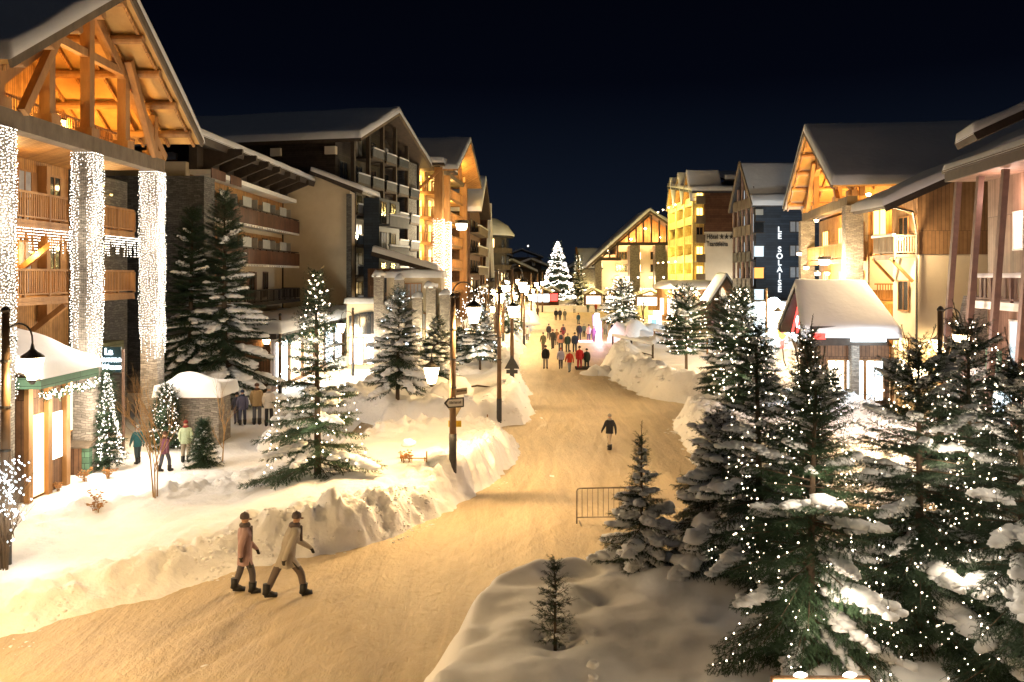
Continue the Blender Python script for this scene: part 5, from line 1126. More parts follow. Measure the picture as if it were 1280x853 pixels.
def tree_lights(tree, tips, label, n=9, r=.018, seed=1, step=.13, m='bulb', rnd_extra=60, group='light strings on the trees', light=0, lo=.05, hi=.97):
    """strings of lights hung over a tree: a thing of its own, wires and bulbs"""
    rg = random.Random(seed); loc = Vector(tree.location); root = empty('tree_light_string', loc, label, 'light string', group); WO[root.name] = Vector((0, 0, 0)); pts = []; wr = MB()
    by = sorted([t for t in tips if lo < t[2] < hi], key=lambda q: -q[2])
    for k in range(n):
        a0 = 2*PI*k/n+rg.uniform(-.2, .2); last = None; path = []
        for tp in by:
            da = (tp[3]-a0+PI) % (2*PI)-PI
            if abs(da) < .36 and (last is None or last-tp[2] > .035): path.append(tp[0].lerp(tp[1], rg.uniform(.1, 1.0))+Vector((0, 0, .02))); last = tp[2]; a0 += rg.uniform(-.15, .15)
        for i in range(len(path)-1):
            p, q = path[i], path[i+1]; l = (q-p).length; nn = max(1, int(l/step))
            wr.tube([p, q], .003, 3, False)
            for j in range(nn):
                x = p.lerp(q, j/nn)+Vector((rg.gauss(0, .02), rg.gauss(0, .02), -.05*math.sin(PI*j/nn)+rg.gauss(0, .012))); pts.append(tuple(x))
    for k in range(rnd_extra): tp = rg.choice(by); x = tp[0].lerp(tp[1], rg.uniform(0, 1.3)); pts.append(tuple(x))
    if wr.V: wr.build('wire', 'wire', root, recalc=False)
    bulbs('bulbs', pts, np.array([r*rg.uniform(.6, 1.15) for _ in pts]), m, root)
    if light:
        H = max(t[0].z for t in tips)
        for zf, yf in ((.3, -1), (.65, -.6)): plight((0, yf*1.2, H*zf), light, (1, .82, .6), .4, root, 'string_light')
    root.rotation_euler = tree.rotation_euler; return root
def tree(px, py_top, py, label, seed, R, at_=None, lights=None, z=None, name='spruce_tree', **kw):
    x, y, zz = at_ or at(px, py); H = CAMH-(py_top-HY)/FPX*y-zz
    ro, tips = conifer(name, label, seed, H-(.35 if kw.get('tip', 0) > 2 else 0), R, (x, y, zz), **kw)
    if lights: tree_lights(ro, tips, **lights)
    return ro
# foreground group on the mound
def on(px, y): x = (px-640)/FPX*y; return (x, y, gz(x, y))
tree(693, 703, 0, 'tiny bare looking fir sapling alone on the smooth snow mound', 11, .34, at_=on(694, 13.75), lod=0, snow=.2, snow_size=.8, z0=.20, droop=-.15, gap=2.6, sparse=.42, tip=0, name='fir_sapling', power=.9)
tree(800, 543, 0, 'small spruce loaded with snow, without lights, beside the crowd barrier', 12, 1.15, at_=on(802, 17.4), lod=0, snow=.62, snow_size=1.5, z0=.05, droop=.12, power=1.6, gap=1.2, sparse=.6, tip=1)
tree(905, 515, 0, 'broad spruce with thick snow pads leaning left behind the lit spruces', 13, 1.55, at_=on(905, 17.0), lod=0, snow=.72, snow_size=1.5, z0=.04, droop=.3, power=.8, gap=1.15, sparse=.85)
tree(946, 402, 0, 'slim lit spruce rising behind the snow laden one', 14, 1.2, at_=on(950, 15.6), lod=0, snow=.3, snow_size=1.0, tip=1, lights=dict(label='warm lights strung on the slim spruce left of the foreground group', n=5, seed=4, rnd_extra=20, r=.016))
tree(1010, 432, 0, 'big bushy lit spruce directly behind the white board at the bottom', 15, 1.55, at_=on(1012, 12.6), lod=0, gap=1.2, sparse=.85, snow=.2, snow_size=.9, tip=3, green='needles_green', droop=.3, power=.62, z0=.02, lights=dict(label='light chain running over the bushy spruce behind the white board', n=9, seed=5, rnd_extra=60, light=15, r=.0145, step=.16))
tree(1150, 400, 0, 'lit spruce with bare leader shoots in the middle of the right group', 16, 1.65, at_=on(1150, 13.3), lod=0, gap=1.15, sparse=.9, snow=.24, snow_size=1.0, tip=4, droop=.3, power=.68, z0=.02, lights=dict(label='lights on the middle spruce of the right hand group', n=8, seed=6, rnd_extra=60, light=15, r=.015, step=.16))
tree(1212, 378, 0, 'tallest lit spruce of the right group with a long bare tip', 17, 1.7, at_=on(1212, 14.8), lod=0, gap=1.15, sparse=.9, snow=.24, snow_size=1.0, tip=5, droop=.3, power=.7, z0=.02, lights=dict(label='lights hung on the tallest spruce of the right group', n=8, seed=7, rnd_extra=60, light=15, r=.016, step=.16))
tree(1275, 425, 0, 'lit spruce cut by the right edge of the photo', 18, 1.5, at_=on(1280, 12.2), lod=0, gap=1.15, sparse=.9, snow=.2, snow_size=1.1, tip=3, droop=.3, power=.65, z0=.02, lights=dict(label='lights on the spruce cut by the right edge', n=8, seed=8, rnd_extra=60, light=15, r=.0145, step=.16))
# left side
tree(403, 325, 0, 'open branched lit spruce on the left snow field with long low boughs', 21, 2.0, at_=on(397, 26.8), lod=1, snow=.25, snow_size=.9, z0=.05, droop=.10, power=1.1, gap=1.25, green='needles_green', sparse=.75, tip=3, lights=dict(label='warm white lights on the open spruce on the left snow field', n=8, seed=9, r=.027, rnd_extra=60, step=.25, light=14))
tree(492, 362, 0, 'tree smothered in snow with a bare double trunk, left of the signpost', 22, 1.7, at_=at(497, 520), lod=1, snow=.7, snow_size=1.25, z0=.17, droop=.25, power=.8, gap=1.2, sparse=.8, lights=dict(label='sparse pale lights on the snow smothered tree', n=4, seed=10, r=.028, rnd_extra=20, step=.4, m='bulb_cool', lo=.5))
tree(545, 398, 0, 'small snowy spruce just left of the signpost lamp', 23, 1.5, at_=at(546, 480), lod=1, snow=.7, snow_size=1.3, z0=.12, droop=.15)
tree(243, 258, 0, 'left one of the dark twin spruces beside the last light wrapped pillar', 24, 2.1, at_=(-16.6, 44.0, gz(-16.6, 44)), lod=1, snow=.38, snow_size=1.2, snow_low=True, z0=.04, droop=.3, power=.75, sparse=1.5, gap=.8)
tree(278, 240, 0, 'taller one of the dark twin spruces, before the stone tower', 25, 2.6, at_=(-15.0, 44.5, gz(-15, 44.5)), lod=1, snow=.38, snow_size=1.2, snow_low=True, z0=.04, droop=.3, power=.75, sparse=1.5, gap=.8)
tree(255, 528, 0, 'knee high snowy fir by the walkers on the plaza', 26, .55, at_=at(254, 583), lod=1, snow=.5, snow_size=1.2, name='fir_sapling')
tree(602, 382, 0, 'snowy lit tree behind the signpost lamp, left of the tall bare mast', 27, 1.6, at_=at(600, 462), lod=1, snow=.8, snow_size=1.3, z0=.25, lights=dict(label='dense cold lights in the tree left of the tall bare mast', n=6, seed=12, r=.04, rnd_extra=80, step=.3, m='bulb_cool', light=14))
tree(572, 410, 0, 'low bushy fir lit yellow from behind, beside the signpost lamp', 28, 1.2, at_=at(575, 470), lod=1, snow=.6, snow_size=1.3)
tree(636, 352, 0, 'bare lit tree among the far lamps', 29, 1.7, at_=at(634, 418), lod=2, snow=.5, lights=dict(label='lights in the tree among the far lamps', n=5, seed=13, r=.07, rnd_extra=90, step=.5, light=20))
# right side
tree(864, 362, 0, 'round lit tree on a visible trunk beyond the right snow bank', 31, 1.9, at_=at(858, 466), lod=1, snow=.3, z0=.26, droop=.05, power=.5, green='needles_green', lights=dict(label='lights on the round tree beyond the right snow bank', n=8, seed=14, r=.038, rnd_extra=90, step=.3, light=25))
tree(930, 362, 0, 'lit spruce with a glowing top near the glaring shop', 32, 1.9, at_=at(928, 500), lod=1, snow=.3, droop=.15, power=.7, green='needles_green', lights=dict(label='lights on the spruce near the glaring shop', n=8, seed=15, r=.034, rnd_extra=90, step=.25, light=25))
tree(908, 372, 0, 'brownish spruce between the two lit ones on the right', 33, 1.6, at_=at(905, 484), lod=1, snow=.3, droop=.15, power=.7)
tree(776, 350, 0, 'thickly lit tree at the crowd left of the ice blocks', 34, 2.7, at_=at(777, 408), lod=2, snow=.45, power=.55, z0=.12, lights=dict(label='many lights on the tree beside the ice blocks', n=12, seed=16, r=.06, rnd_extra=200, step=.4, light=50))
tree(1000, 395, 0, 'thorny dark spruce in front of the red trimmed kiosk', 35, 1.0, at_=on(1010, 24), lod=1, snow=.2, tip=3, lights=dict(label='few lights on the thorny spruce before the kiosk', n=4, seed=17, r=.02, rnd_extra=15, step=.3))
tree(722, 318, 0, 'thin pale tree just right of the big lit tree', 36, 2.0, at_=at(723, 383), lod=2, snow=.8, lights=dict(label='faint lights on the thin tree right of the big one', n=4, seed=18, r=.05, rnd_extra=30, step=.8))
# the big lit tree at the end of the street
x, y, z = at(697, 379.5); Hc = CAMH-(303-HY)/FPX*y-z
ct, tips = conifer('christmas_tree', 'big christmas tree with swags of white lights at the end of the street', 41, Hc, 3.0, (x, y, z), lod=2, snow=.05, z0=.09, power=.85, droop=.1)
def swags():
    root = empty('garland_lights', (x, y, z), 'looping swags of white lights on the big christmas tree', 'light string', 'light strings on the trees'); WO[root.name] = Vector((0, 0, 0)); pts = []; rg = random.Random(1)
    for k in range(8):
        t0 = .10+k*.11; R = 3.1*(1-t0)**.85+.05; m = max(3, int(9*(1-t0)+2)); ph_ = rg.uniform(0, 1); dp = rg.uniform(.35, 1.0)
        for j in range(m):
            n = max(6, int(26*(1-t0)))
            for i in range(n):
                f = i/n; a = 2*PI*(j+f+ph_+.1*math.sin(3*j))/m; zz = Hc*t0-dp*math.sin(PI*f)*(1-t0*.6)*(.7+.5*math.sin(j*2.3+k))+.3+.25*math.sin(j*1.7+k*2); rr = R*(1+.07*math.sin(PI*f))+.08
                pts.append((rr*math.cos(a)+rg.gauss(0, .05), rr*math.sin(a)+rg.gauss(0, .05), zz+rg.gauss(0, .05)))
    for i in range(160): t0 = 1-abs(rg.gauss(0, .22)); R = 3*(1-t0)**.85+.1; a = rg.uniform(0, 6.3); pts.append((R*math.cos(a), R*math.sin(a), Hc*min(1.01, t0)+.1))
    bulbs('bulbs', pts, [rg.uniform(.05, .12) for _ in pts], 'bulb_white', root)
    for a in (-2.2, -1.0): plight((4*math.cos(a), 4*math.sin(a), 3), 140, (1, .85, .65), .6, root, 'string_light')
swags()
# ------------------------------------------------------------------ bare trees and shrubs
def bare(name, label, loc, H, seed, spread=.5, depth=4, m='twig_bark', n0=2, r0=.05, lights=None, cat='tree', leaf=0, start=.35, lr=.02):
    r = random.Random(seed); root = empty(name, loc, label, cat); WO[root.name] = Vector((0, 0, 0)); tr = MB(); tw = MB(); ends = []
    def grow(p, d, l, rad, k):
        q = p+d*l*.5+Vector((r.gauss(0, .02), r.gauss(0, .02), 0)); e_ = q+(d+Vector((r.gauss(0, .12), r.gauss(0, .12), .08))).normalized()*l*.5
        (tr if k == depth else tw).tube([p, q, e_], [rad, rad*.85, rad*.7], 6 if k > 1 else 4, False); ends.append(e_); ends.append(q)
        if k <= 0: return
        for j in range(r.choice((3, 4)) if k > 1 else 3):
            a = r.uniform(0, 6.3); nd = (d+Vector((math.cos(a), math.sin(a), r.uniform(-.1, .4)))*spread*r.uniform(.7, 1.5)).normalized(); s_ = p.lerp(e_, r.uniform(start, 1.0)); grow(s_, nd, l*r.uniform(.5, .75), rad*.5, k-1)
    for j in range(n0):
        a = r.uniform(0, 6.3); grow(Vector((.06*math.cos(a), .06*math.sin(a), -.15)), Vector((math.cos(a)*.08*spread*2, math.sin(a)*.08*spread*2, 1)).normalized(), H*.52, r0, depth)
    tr.build('trunk', m, root, recalc=False); tw.build('branches', m, root, recalc=False)
    if leaf:
        V = MB()
        for k in range(leaf): p = r.choice(ends); V.blob((p.x+r.gauss(0, .03), p.y+r.gauss(0, .03), p.z), (.035, .03, .02), r.randrange(6))
        V.build('leaves', 'dry_leaf', root, recalc=False)
    if lights:
        lb, n, m_ = lights; L = empty('tree_light_string', loc, lb, 'light string', 'light strings on the trees'); WO[L.name] = Vector((0, 0, 0)); pts = [tuple(r.choice(ends)+Vector((r.gauss(0, .05), r.gauss(0, .05), r.gauss(0, .05)))) for _ in range(n)]; bulbs('bulbs', pts, lr, m_, L); plight((.4, -.5, H*.5), 16, (1, .9, .75), .3, L, 'string_light')
    return root
bare('bare_tree', 'slender bare tree with twin golden stems on the left snow field', at(195, 622), 3.9, 3, .42, 4, r0=.026, n0=3, start=.3)
bare('bare_tree', 'thin bare young tree by the low wall and the walkers', at(277, 577), 2.9, 4, .4, 3, r0=.03, n0=1)
bare('lit_bush', 'dark upright bush full of white lights at the lower left edge', at(5, 712), 2.7, 6, .30, 3, m='bark', r0=.014, n0=22, cat='bush', lights=('cold white lights tangled in the bush at the left edge', 260, 'bulb_cool'), lr=.022)
for px, py, H, sd, lb in ((120, 640, .75, 7, 'small brown leafed shrub poking out of the snow near the kiosk'), (134, 598, .5, 8, 'tiny dry shrub by the wooden litter box'), (107, 602, .7, 9, 'dry shrub glowing gold before the light wrapped pillar'), (68, 615, .5, 11, 'low dry shrub between kiosk and lit bush'), (508, 578, .55, 12, 'dry shrub under a snow cap near the signpost')):
    bare('dry_shrub', lb, at(px, py), H, sd, .6, 2, r0=.015, n0=4, cat='shrub', leaf=60)
MB().blob(tuple(at(511, 572)[:2])+(at(511, 572)[2]+.42,), (.22, .2, .18), 1).build('snow_pad', 'fresh_snow', None, smooth=True, label='rounded cap of snow on the dry shrub near the signpost', cat='snow')
for px, py, H, sd, lb in ((690-70, 425, 5.5, 14, 'bare tree full of lights among the left lamps'), (584, 438, 5.0, 15, 'bare tree with lights above the snowy bushes'), (805, 404, 5, 16, 'bare tree by the crowd right of the big lit tree'), (1000, 478, 4, 17, 'dark bare tree before the red trimmed kiosk'), (935, 452, 2.5, 18, 'thin bare tree on the middle bank')):
    bare('bare_tree', lb, at(px, py), H, sd, .5, 3, m='bark', r0=.07, n0=2, lights=(lb.replace('bare tree', 'lights in the bare tree'), 120, 'bulb_white') if sd in (14, 15, 17) else None, lr=.035)
# ------------------------------------------------------------------ snow heaps, fences, barrier, kiosks, small things
def heap(px, py, r, label, seed=0, Y=None):
    x, y, z = at(px, py); m = MB(); rnd = random.Random(seed)
    for k in range(5): m.blob((x+rnd.gauss(0, r[0]*.3), y+rnd.gauss(0, r[1]*.3), z-.1), (r[0]*rnd.uniform(.6, 1), r[1]*rnd.uniform(.6, 1), r[2]*rnd.uniform(.7, 1.1)), rnd.randrange(6))
    m.build('snow_heap', 'snow', None, smooth=True, label=label, cat='snow heap', group='snow heaps')
heap(800, 428, (2.8, 2.2, 1.9), 'large ploughed heap of snow in front of the glowing ice blocks', 1); heap(548, 492, (1.3, 1, .9), 'rounded snow mound behind the signpost lamp', 2); heap(575, 462, (1.5, 1.2, 1.2), 'snow covered bush like a boulder by the left pavement', 3)
heap(1075, 500, (2.5, 2, 1.6), 'snow heap glowing warm before the stone chalet', 4); heap(655, 402, (1.6, 1.6, 1.0), 'snow heap at the foot of the far left lamps', 5); heap(752, 468, (1.0, .9, .7), 'rough snow block at the right road edge beside the walkers', 6)
heap(270, 600, (1.2, .8, .45), 'low snow ridge at the plaza edge near the thin young tree', 7); heap(345, 560, (.8, .8, .9), 'snow lump against the open lit spruce', 8)
def barrier():
    x0, y0, z = at(721, 656); x1 = x0+2.1; fr = Fr(x0, y0, 1, .05, 1); m = MB(fr); z = z; root = empty('crowd_barrier', (x0+1, y0, z), 'metal crowd barrier standing on the road left of the snowy spruce', 'barrier')
    a = MB(fr); h = 1.02; R_ = .08
    path = [(0, 0, z), (0, 0, z+h-R_), (R_*.3, 0, z+h-R_*.3), (R_, 0, z+h), (2.1-R_, 0, z+h), (2.1-R_*.3, 0, z+h-R_*.3), (2.1, 0, z+h-R_), (2.1, 0, z)]
    a.tube(path, .02, 8); a.tube([(0, 0, z+.2), (2.1, 0, z+.2)], .017, 8); a.build('frame', 'galvanised', root, smooth=True)
    a = MB(fr)
    for k in range(1, 14): a.tube([(k*.15, 0, z+.2), (k*.15, 0, z+h)], .0085, 6)
    a.build('bars', 'galvanised', root)
    for u in (.1, 2.0): MB(fr).beam((u, -.25, z+.02), (u, .25, z+.02), .04).build('foot', 'galvanised', root)
barrier()
def rail_fence(px0, px1, py, lb, h=1.0, bars=True, m='dark_timber', n=3, snow=True):
    p, q = at(px0, py), at(px1, py+2); fr = Fr(p[0], p[1], q[0]-p[0], q[1]-p[1], 1); L = math.hypot(q[0]-p[0], q[1]-p[1]); z = max(p[2], q[2]); root = empty('railing_fence', (p[0], p[1], z), lb, 'fence')
    for k in range(n+1): MB(fr).box(L*k/n-.06, L*k/n+.06, -.06, .06, z-.4, z+h).build('post', m, root)
    a = MB(fr); a.box(-.1, L+.1, -.05, .05, z+h-.09, z+h+.003); a.box(0, L, -.03, .03, z+.15, z+.22); a.build('rail', m, root)
    if bars:
        b = MB(fr); u = .1
        while u < L: b.box(u, u+.05, -.015, .015, z+.22, z+h-.09); u += .2
        b.build('bars', m, root)
    if snow: MB(fr).snow((-.1, -.09, z+h+.005), (L+.1, -.09, z+h+.005), (L+.1, .09, z+h+.005), (-.1, .09, z+h+.005), .13, 16, 4, .07).build('snow', 'roof_snow', root, smooth=True)
rail_fence(818, 884, 441, 'barred footbridge railing with snow beyond the right bank', 1.2, True, 'wood', 4); rail_fence(766, 816, 446, 'plain rail fence at the footbridge left end', 1.0, False, 'dark_timber', 2)
x, y, z = at(531, 578); a = MB()
for k in range(3): a.tube([(x-.75+k*.75, y, z-.3), (x-.75+k*.75, y, z+.16)], .022, 6)
a.tube([(x-.8, y, z+.13), (x+.8, y, z+.11)], .02, 6); a.build('low_rail', 'wood', None, label='low thin wooden rail in the snow between dry shrub and signpost', cat='rail')
for px, py, hh in ((533, 581, .45), (609, 532, .35)):
    x, y, z = at(px, py); MB().tube([(x, y, z-.2), (x+.01, y, z+hh)], .025, 6).build('wooden_stake', 'wood', None, label='thin wooden stake in the snow ' + ('by the low snow capped rail' if px == 533 else 'between the signpost and the tall mast'), cat='stake')
x, y, z = at(585, 487); a = MB(); a.tube([(x-.7, y, z+.25), (x-.2, y, z+.3), (x+.1, y-.1, z+.15), (x+.5, y, z+.2), (x+1.2, y, z+.12)], [.03, .05, .05, .06, .03], 6); a.tube([(x-.35, y, z+.28), (x-.3, y, z+.5)], .02, 5); a.build('fallen_branch', 'bark', None, label='dark fallen branch on the snow right of the signpost lamp', cat='branch')
x, y, z = at(735, 463); a = MB(); a.beam((x-.9, y, z+.12), (x+1.1, y, z+.12), .1, .18); a.beam((x-.9, y+.7, z+.12), (x+1.1, y+.7, z+.12), .1, .18); a.build('wooden_sledge', 'dark_timber', None, label='dark low sledge frame beside the walkers in dark coat', cat='sledge')
x, y, z = at(648, 384); 
def kiosk_left():
    g = gz(-15, 27.5); root = empty('wooden_kiosk', (-15.2, 27.4, g), 'wooden kiosk with a thick curved snow roof and garland lights, left of the stone pillar', 'kiosk')
    MB().box(-17.2, -14.75, 25.9, 28.2, g, 3.75).build('wall', 'brown_planks', root)
    for y in (25.9, 27.0, 28.1): MB().box(-14.747, -14.6, y-.12, y+.12, g, 3.7).build('post', 'wood', root)
    b = MB(); b.box(-14.745, -14.70, 26.1, 26.8, g+.1, 2.7); b.build('door', 'lit_window', root); b = MB(); b.box(-14.745, -14.7, 27.2, 27.9, g+1, 2.6); b.build('window', 'shop_light', root)
    b = MB(); b.box(-14.15, -14.02, 25.4, 28.95, 3.62, 3.95); b.box(-17.3, -14.153, 25.4, 25.53, 3.62, 3.95); b.build('fascia', 'green_paint', root)
    b = MB(); b.slab((-14.0, 25.35, 3.98), (-14.0, 29.0, 3.98), (-17.0, 29.0, 5.0), (-17.0, 25.35, 5.0), .12); b.build('roof', 'grey_timber', root)
    q = MB(); q.snow((-13.95, 25.3, 3.99), (-13.95, 29.05, 3.99), (-17.1, 29.05, 5.02), (-17.1, 25.3, 5.02), .34, 18, 14, .45, .45); q.build('roof_snow', 'fresh_snow', root, smooth=True)
    rnd = random.Random(8); L = empty('garland_lights', (-14, 27.2, 3.3), 'garland of small lights and fir along the kiosk eave', 'light string'); pts = []; f = MB()
    for k in range(170):
        u = rnd.random(); y = 25.4+3.5*u; z = 3.5-.18*abs(math.sin(u*16))+rnd.gauss(0, .05); pts.append((-14.0+rnd.gauss(0, .04), y, z))
        for _ in range(3): a = rnd.uniform(0, 6.3); f.beam((-14.02, y, z), (-14.02+rnd.gauss(0, .05), y+.12*math.cos(a), z+.12*math.sin(a)), .02, .008)
    bulbs('bulbs', pts, .022, 'bulb', L, (-14, 27.2, 3.3)); f.build('fir_garland', 'needles_green', L, recalc=False)
    plight((-13.9, 26.4, 2.9), 50, (1, .86, .62), .3, root, 'kiosk_light'); plight((-13.6, 28.4, 2.6), 40, (1, .93, .82), .3, root, 'kiosk_light')
kiosk_left()
def tavern_sign():
    Y = 33.0; X = lambda px: (px-640)/FPX*Y; Z = lambda py: CAMH-(py-HY)/FPX*Y
    root = empty('tavern_sign', (X(136), Y, .2), 'dark teal board with three lines of white lettering between the lit pillars', 'sign')
    MB().box(X(120.5), X(151), Y, Y+.08, Z(466), Z(434)).build('board', 'teal_board', root); MB().box(X(152), X(154.5), Y, Y+.1, .1, Z(437)).build('post', 'pink_boards', root)
    MB().box(X(121), X(151), Y, Y+.08, Z(477), Z(470)).build('lower_board', 'sign_ink', root)
    for t, py, s_ in (('La', 440, .34), ('Taverne', 449.5, .29), ("D'Alsace", 459, .27)): text(t, (X(136), Y-.03, Z(py)), s_, 'sign_white', root, bold=.008)
tavern_sign()
def cone_tree():                                          # green cone of lights by the pillar
    x, y, z = at(135, 588); root, tp = conifer('light_cone_tree', 'small cone tree smothered in white lights at the foot of the stone pillar', 51, 3.5, .62, (x, y, z), lod=1, snow=.1, power=1, droop=.1); tree_lights(root, tp, 'dense white lights on the cone tree by the pillar', n=12, r=.026, seed=3, step=.1, m='bulb_white', rnd_extra=160, light=22)
    x, y, z = at(208, 560); root, tp = conifer('light_cone_tree', 'little round tree of lights at the foot of the last pillar', 52, 2.4, .7, (x, y, z), lod=1, snow=.1, power=.6, droop=.1); tree_lights(root, tp, 'white lights on the little tree by the last pillar', n=10, r=.026, seed=4, step=.14, m='bulb_white', rnd_extra=120, light=16)
cone_tree()
def litter_box():
    x, y, z = at(101, 592); root = empty('litter_box', (x, y, z), 'brown wooden box with slanted lid and pale green side by the stone pillar', 'litter box')
    MB().box(x-.38, x+.15, y-.3, y+.3, z-.1, z+.95).build('body', 'brown_planks', root); MB().box(x+.153, x+.40, y-.25, y+.25, z-.1, z+.92).build('side_panel', 'green_paint', root)
    MB().slab((x-.5, y-.42, z+1.0), (x+.48, y-.42, z+1.0), (x+.48, y+.4, z+1.3), (x-.5, y+.4, z+1.3), .06).build('lid', 'grey_timber', root)
litter_box()
def low_wall():
    x, y, z = at(218, 574); root = empty('map_hut', (x, y+2, z), 'pale hut with a mound of snow on its roof behind the walkers', 'hut')
    MB().box(x-1.5, x+.8, y+2.5, y+4.0, z-.2, z+1.95).build('wall', 'stone', root); MB().box(x-1.6, x+.9, y+2.3, y+4.2, z+1.953, z+2.07).build('eave', 'wood', root)
    MB().snow((x-1.75, y+2.1, z+2.08), (x+1.05, y+2.1, z+2.08), (x+1.05, y+4.4, z+2.08), (x-1.75, y+4.4, z+2.08), .62, 16, 14, .9, .55).build('roof_snow', 'fresh_snow', root, smooth=True)
    MB().box(x-1.2, x-1.1, y+2.44, y+2.49, z, z+1.9).build('post', 'grey_timber', root)
low_wall()
def kiosk_right():
    root = empty('red_trimmed_kiosk', (17, 44, 0), 'kiosk with smooth snow roof, red neon trim on its gable and a bright white sign', 'kiosk')
    fr = Fr(14.9, 40.9, .10, 1, -1)                       # gable faces the street, ridge runs away to the right
    MB(fr).box(.4, 4.6, -3.2, 0, 0, 3.9).build('wall', 'brown_planks', root)
    b = MB(fr); b.slab((-.2, 1.0, 4.1), (2.5, .7, 6.5), (2.5, -2.6, 6.5), (-.2, -3.5, 4.1), .2); b.slab((5.2, 1.0, 4.1), (2.5, .7, 6.5), (2.5, -2.6, 6.5), (5.2, -3.5, 4.1), .2); o = b.build('roof', 'dark_timber', root)
    q = MB(fr); q.snow((-.35, 1.1, 4.12), (2.5, .75, 6.52), (2.5, -2.7, 6.52), (-.35, -3.6, 4.12), .42, 14, 14, .4, .15); q.snow((5.3, 1.1, 4.12), (2.5, .75, 6.52), (2.5, -2.7, 6.52), (5.3, -3.6, 4.12), .42, 14, 14, .4, .15); q.build('roof_snow', 'fresh_snow', o, smooth=True)
    for v_ in (-.7, -1.6, -2.5): window(root, fr, .399, 1.0, .75, 1.9, v_, 'shop_cool' if v_ < -1 else 'shop_light', 'wood', axis='v')
    MB(fr).poly([(.3, .3, 3.9), (4.7, .3, 3.9), (2.5, .3, 6.2)], (0, -.2, 0)).build('gable_wall', 'dark_timber', root)
    for a, c in (((.5, .42, 4.05), (2.4, .42, 6.0)), ((4.5, .42, 4.05), (2.6, .42, 6.0)), ((1.6, .42, 4.05), (2.6, .42, 5.4)), ((3.4, .42, 4.05), (2.5, .42, 5.4))): MB(fr).beam(a, c, .09).build('neon_trim', 'sign_red', root)
    for u0, z0_ in ((1.2, 4.3), (3.0, 4.3), (2.1, 5.0)): MB(fr).poly([(u0, .36, z0_), (u0+.7, .36, z0_), (u0+.85, .36, z0_+.6), (u0+.3, .36, z0_+.6)], (0, .04, 0)).build('gable_pane', 'sign_white', root)
    f2 = Fr(0, 40.75, 1, 0, 1); X = lambda px: (px-640)/FPX*40.75; Z = lambda py: CAMH-(py-HY)/FPX*40.75
    MB(f2).box(X(1012), X(1108), 0, .12, Z(432), Z(408)).build('fascia', 'dark_timber', root)
    MB(f2).box(X(1015), X(1030), .123, .2, Z(424), Z(417)).build('red_sign', 'sign_red', root); MB(f2).box(X(1062), X(1105), .123, .25, Z(427), Z(417)).build('white_sign', 'shop_cool', root); MB(f2).poly([(X(1096), .255, Z(425)), (X(1100), .255, Z(425)), (X(1099), .255, Z(417.5)), (X(1097), .255, Z(417.5))], (0, .02, 0)).build('sign_mark', 'ice_blue', root)
    MB().box(X(1065), X(1075), 40.8, 41.4, 0, Z(432)).build('pillar', 'stone', root); MB().box(X(1080), X(1110), 41.5, 41.8, 0, Z(432)).build('window', 'ice', root)
    for px in (1112, 1118): MB().box(X(px), X(px+2.5), 41, 41.2, 0, Z(432)).build('post', 'wood', root)
    plight((X(1083), 39.4, Z(436)), 50, (.75, .9, 1), .3, root, 'sign_light'); plight((X(1000), 39, 3), 60, (.8, .9, 1), .3, root, 'sign_light')
kiosk_right()
def glare_shop():
    Y = 74; X = lambda px: (px-640)/FPX*Y; Z = lambda py: CAMH-(py-HY)/FPX*Y; g = .45
    root = empty('glaring_shop', (X(975), Y, g), 'shop front blazing with white light left of the red trimmed kiosk', 'shop')
    MB().box(X(935), X(1010), Y+.3, Y+6, g-.3, Z(385)).build('wall', 'white_plaster', root)
    for px in (940, 955, 970, 985): window(root, Fr(0, Y+.3, 1, 0, 1), X(px)+.4, g+.1, .9, 2.4, 0, 'shop_cool', 'white_paint')
    MB().box(X(952), X(992), Y-.1, Y+.29, Z(402), Z(389)).build('lit_fascia', 'shop_cool', root)
    MB().snow((X(933), Y-.3, Z(385)+.01), (X(1012), Y-.3, Z(385)+.01), (X(1012), Y+6, Z(385)+.01), (X(933), Y+6, Z(385)+.01), .5, 14, 8, .4).build('roof_snow', 'roof_snow', root, smooth=True)
    MB().tube([(X(966)+.5*math.cos(t), Y-.2, Z(381)+.5*math.sin(t)) for t in [i*.4-.6 for i in range(11)]], .16, 8).build('lit_hook', 'bulb_cool', root)
    plight((X(965), Y-3, 4.5), 1600, (.8, .93, 1), .5, root, 'shop_glow')
glare_shop()
def banner():
    x, y, z = at(978, 462); Z = lambda py: CAMH-(py-HY)/FPX*y; root = empty('flame_banner', (x, y, z), 'glowing yellow and red flame shaped banner on a thin dark pole', 'banner')
    MB().tube([(x+.3, y, z), (x+.1, y, (z+Z(440))/2), (x, y, Z(432))], .04, 6).build('pole', 'metal', root)
    for s_, m_, dy in ((1, 'flame_yellow', 0), (.45, 'flame_red', -.04)):
        zc = (Z(400)+Z(425))/2; hh = (Z(400)-Z(425))/2*s_; MB().poly([(x+.30*s_*math.sin(t), y+dy, zc-hh*math.cos(t)) for t in [i*PI/8 for i in range(16)]], (0, .035, 0)).build('flame', m_, root)
    MB().box(x-.12, x+.12, y-.01, y+.03, Z(436), Z(426)).build('red_tip', 'flame_red', root)
banner()
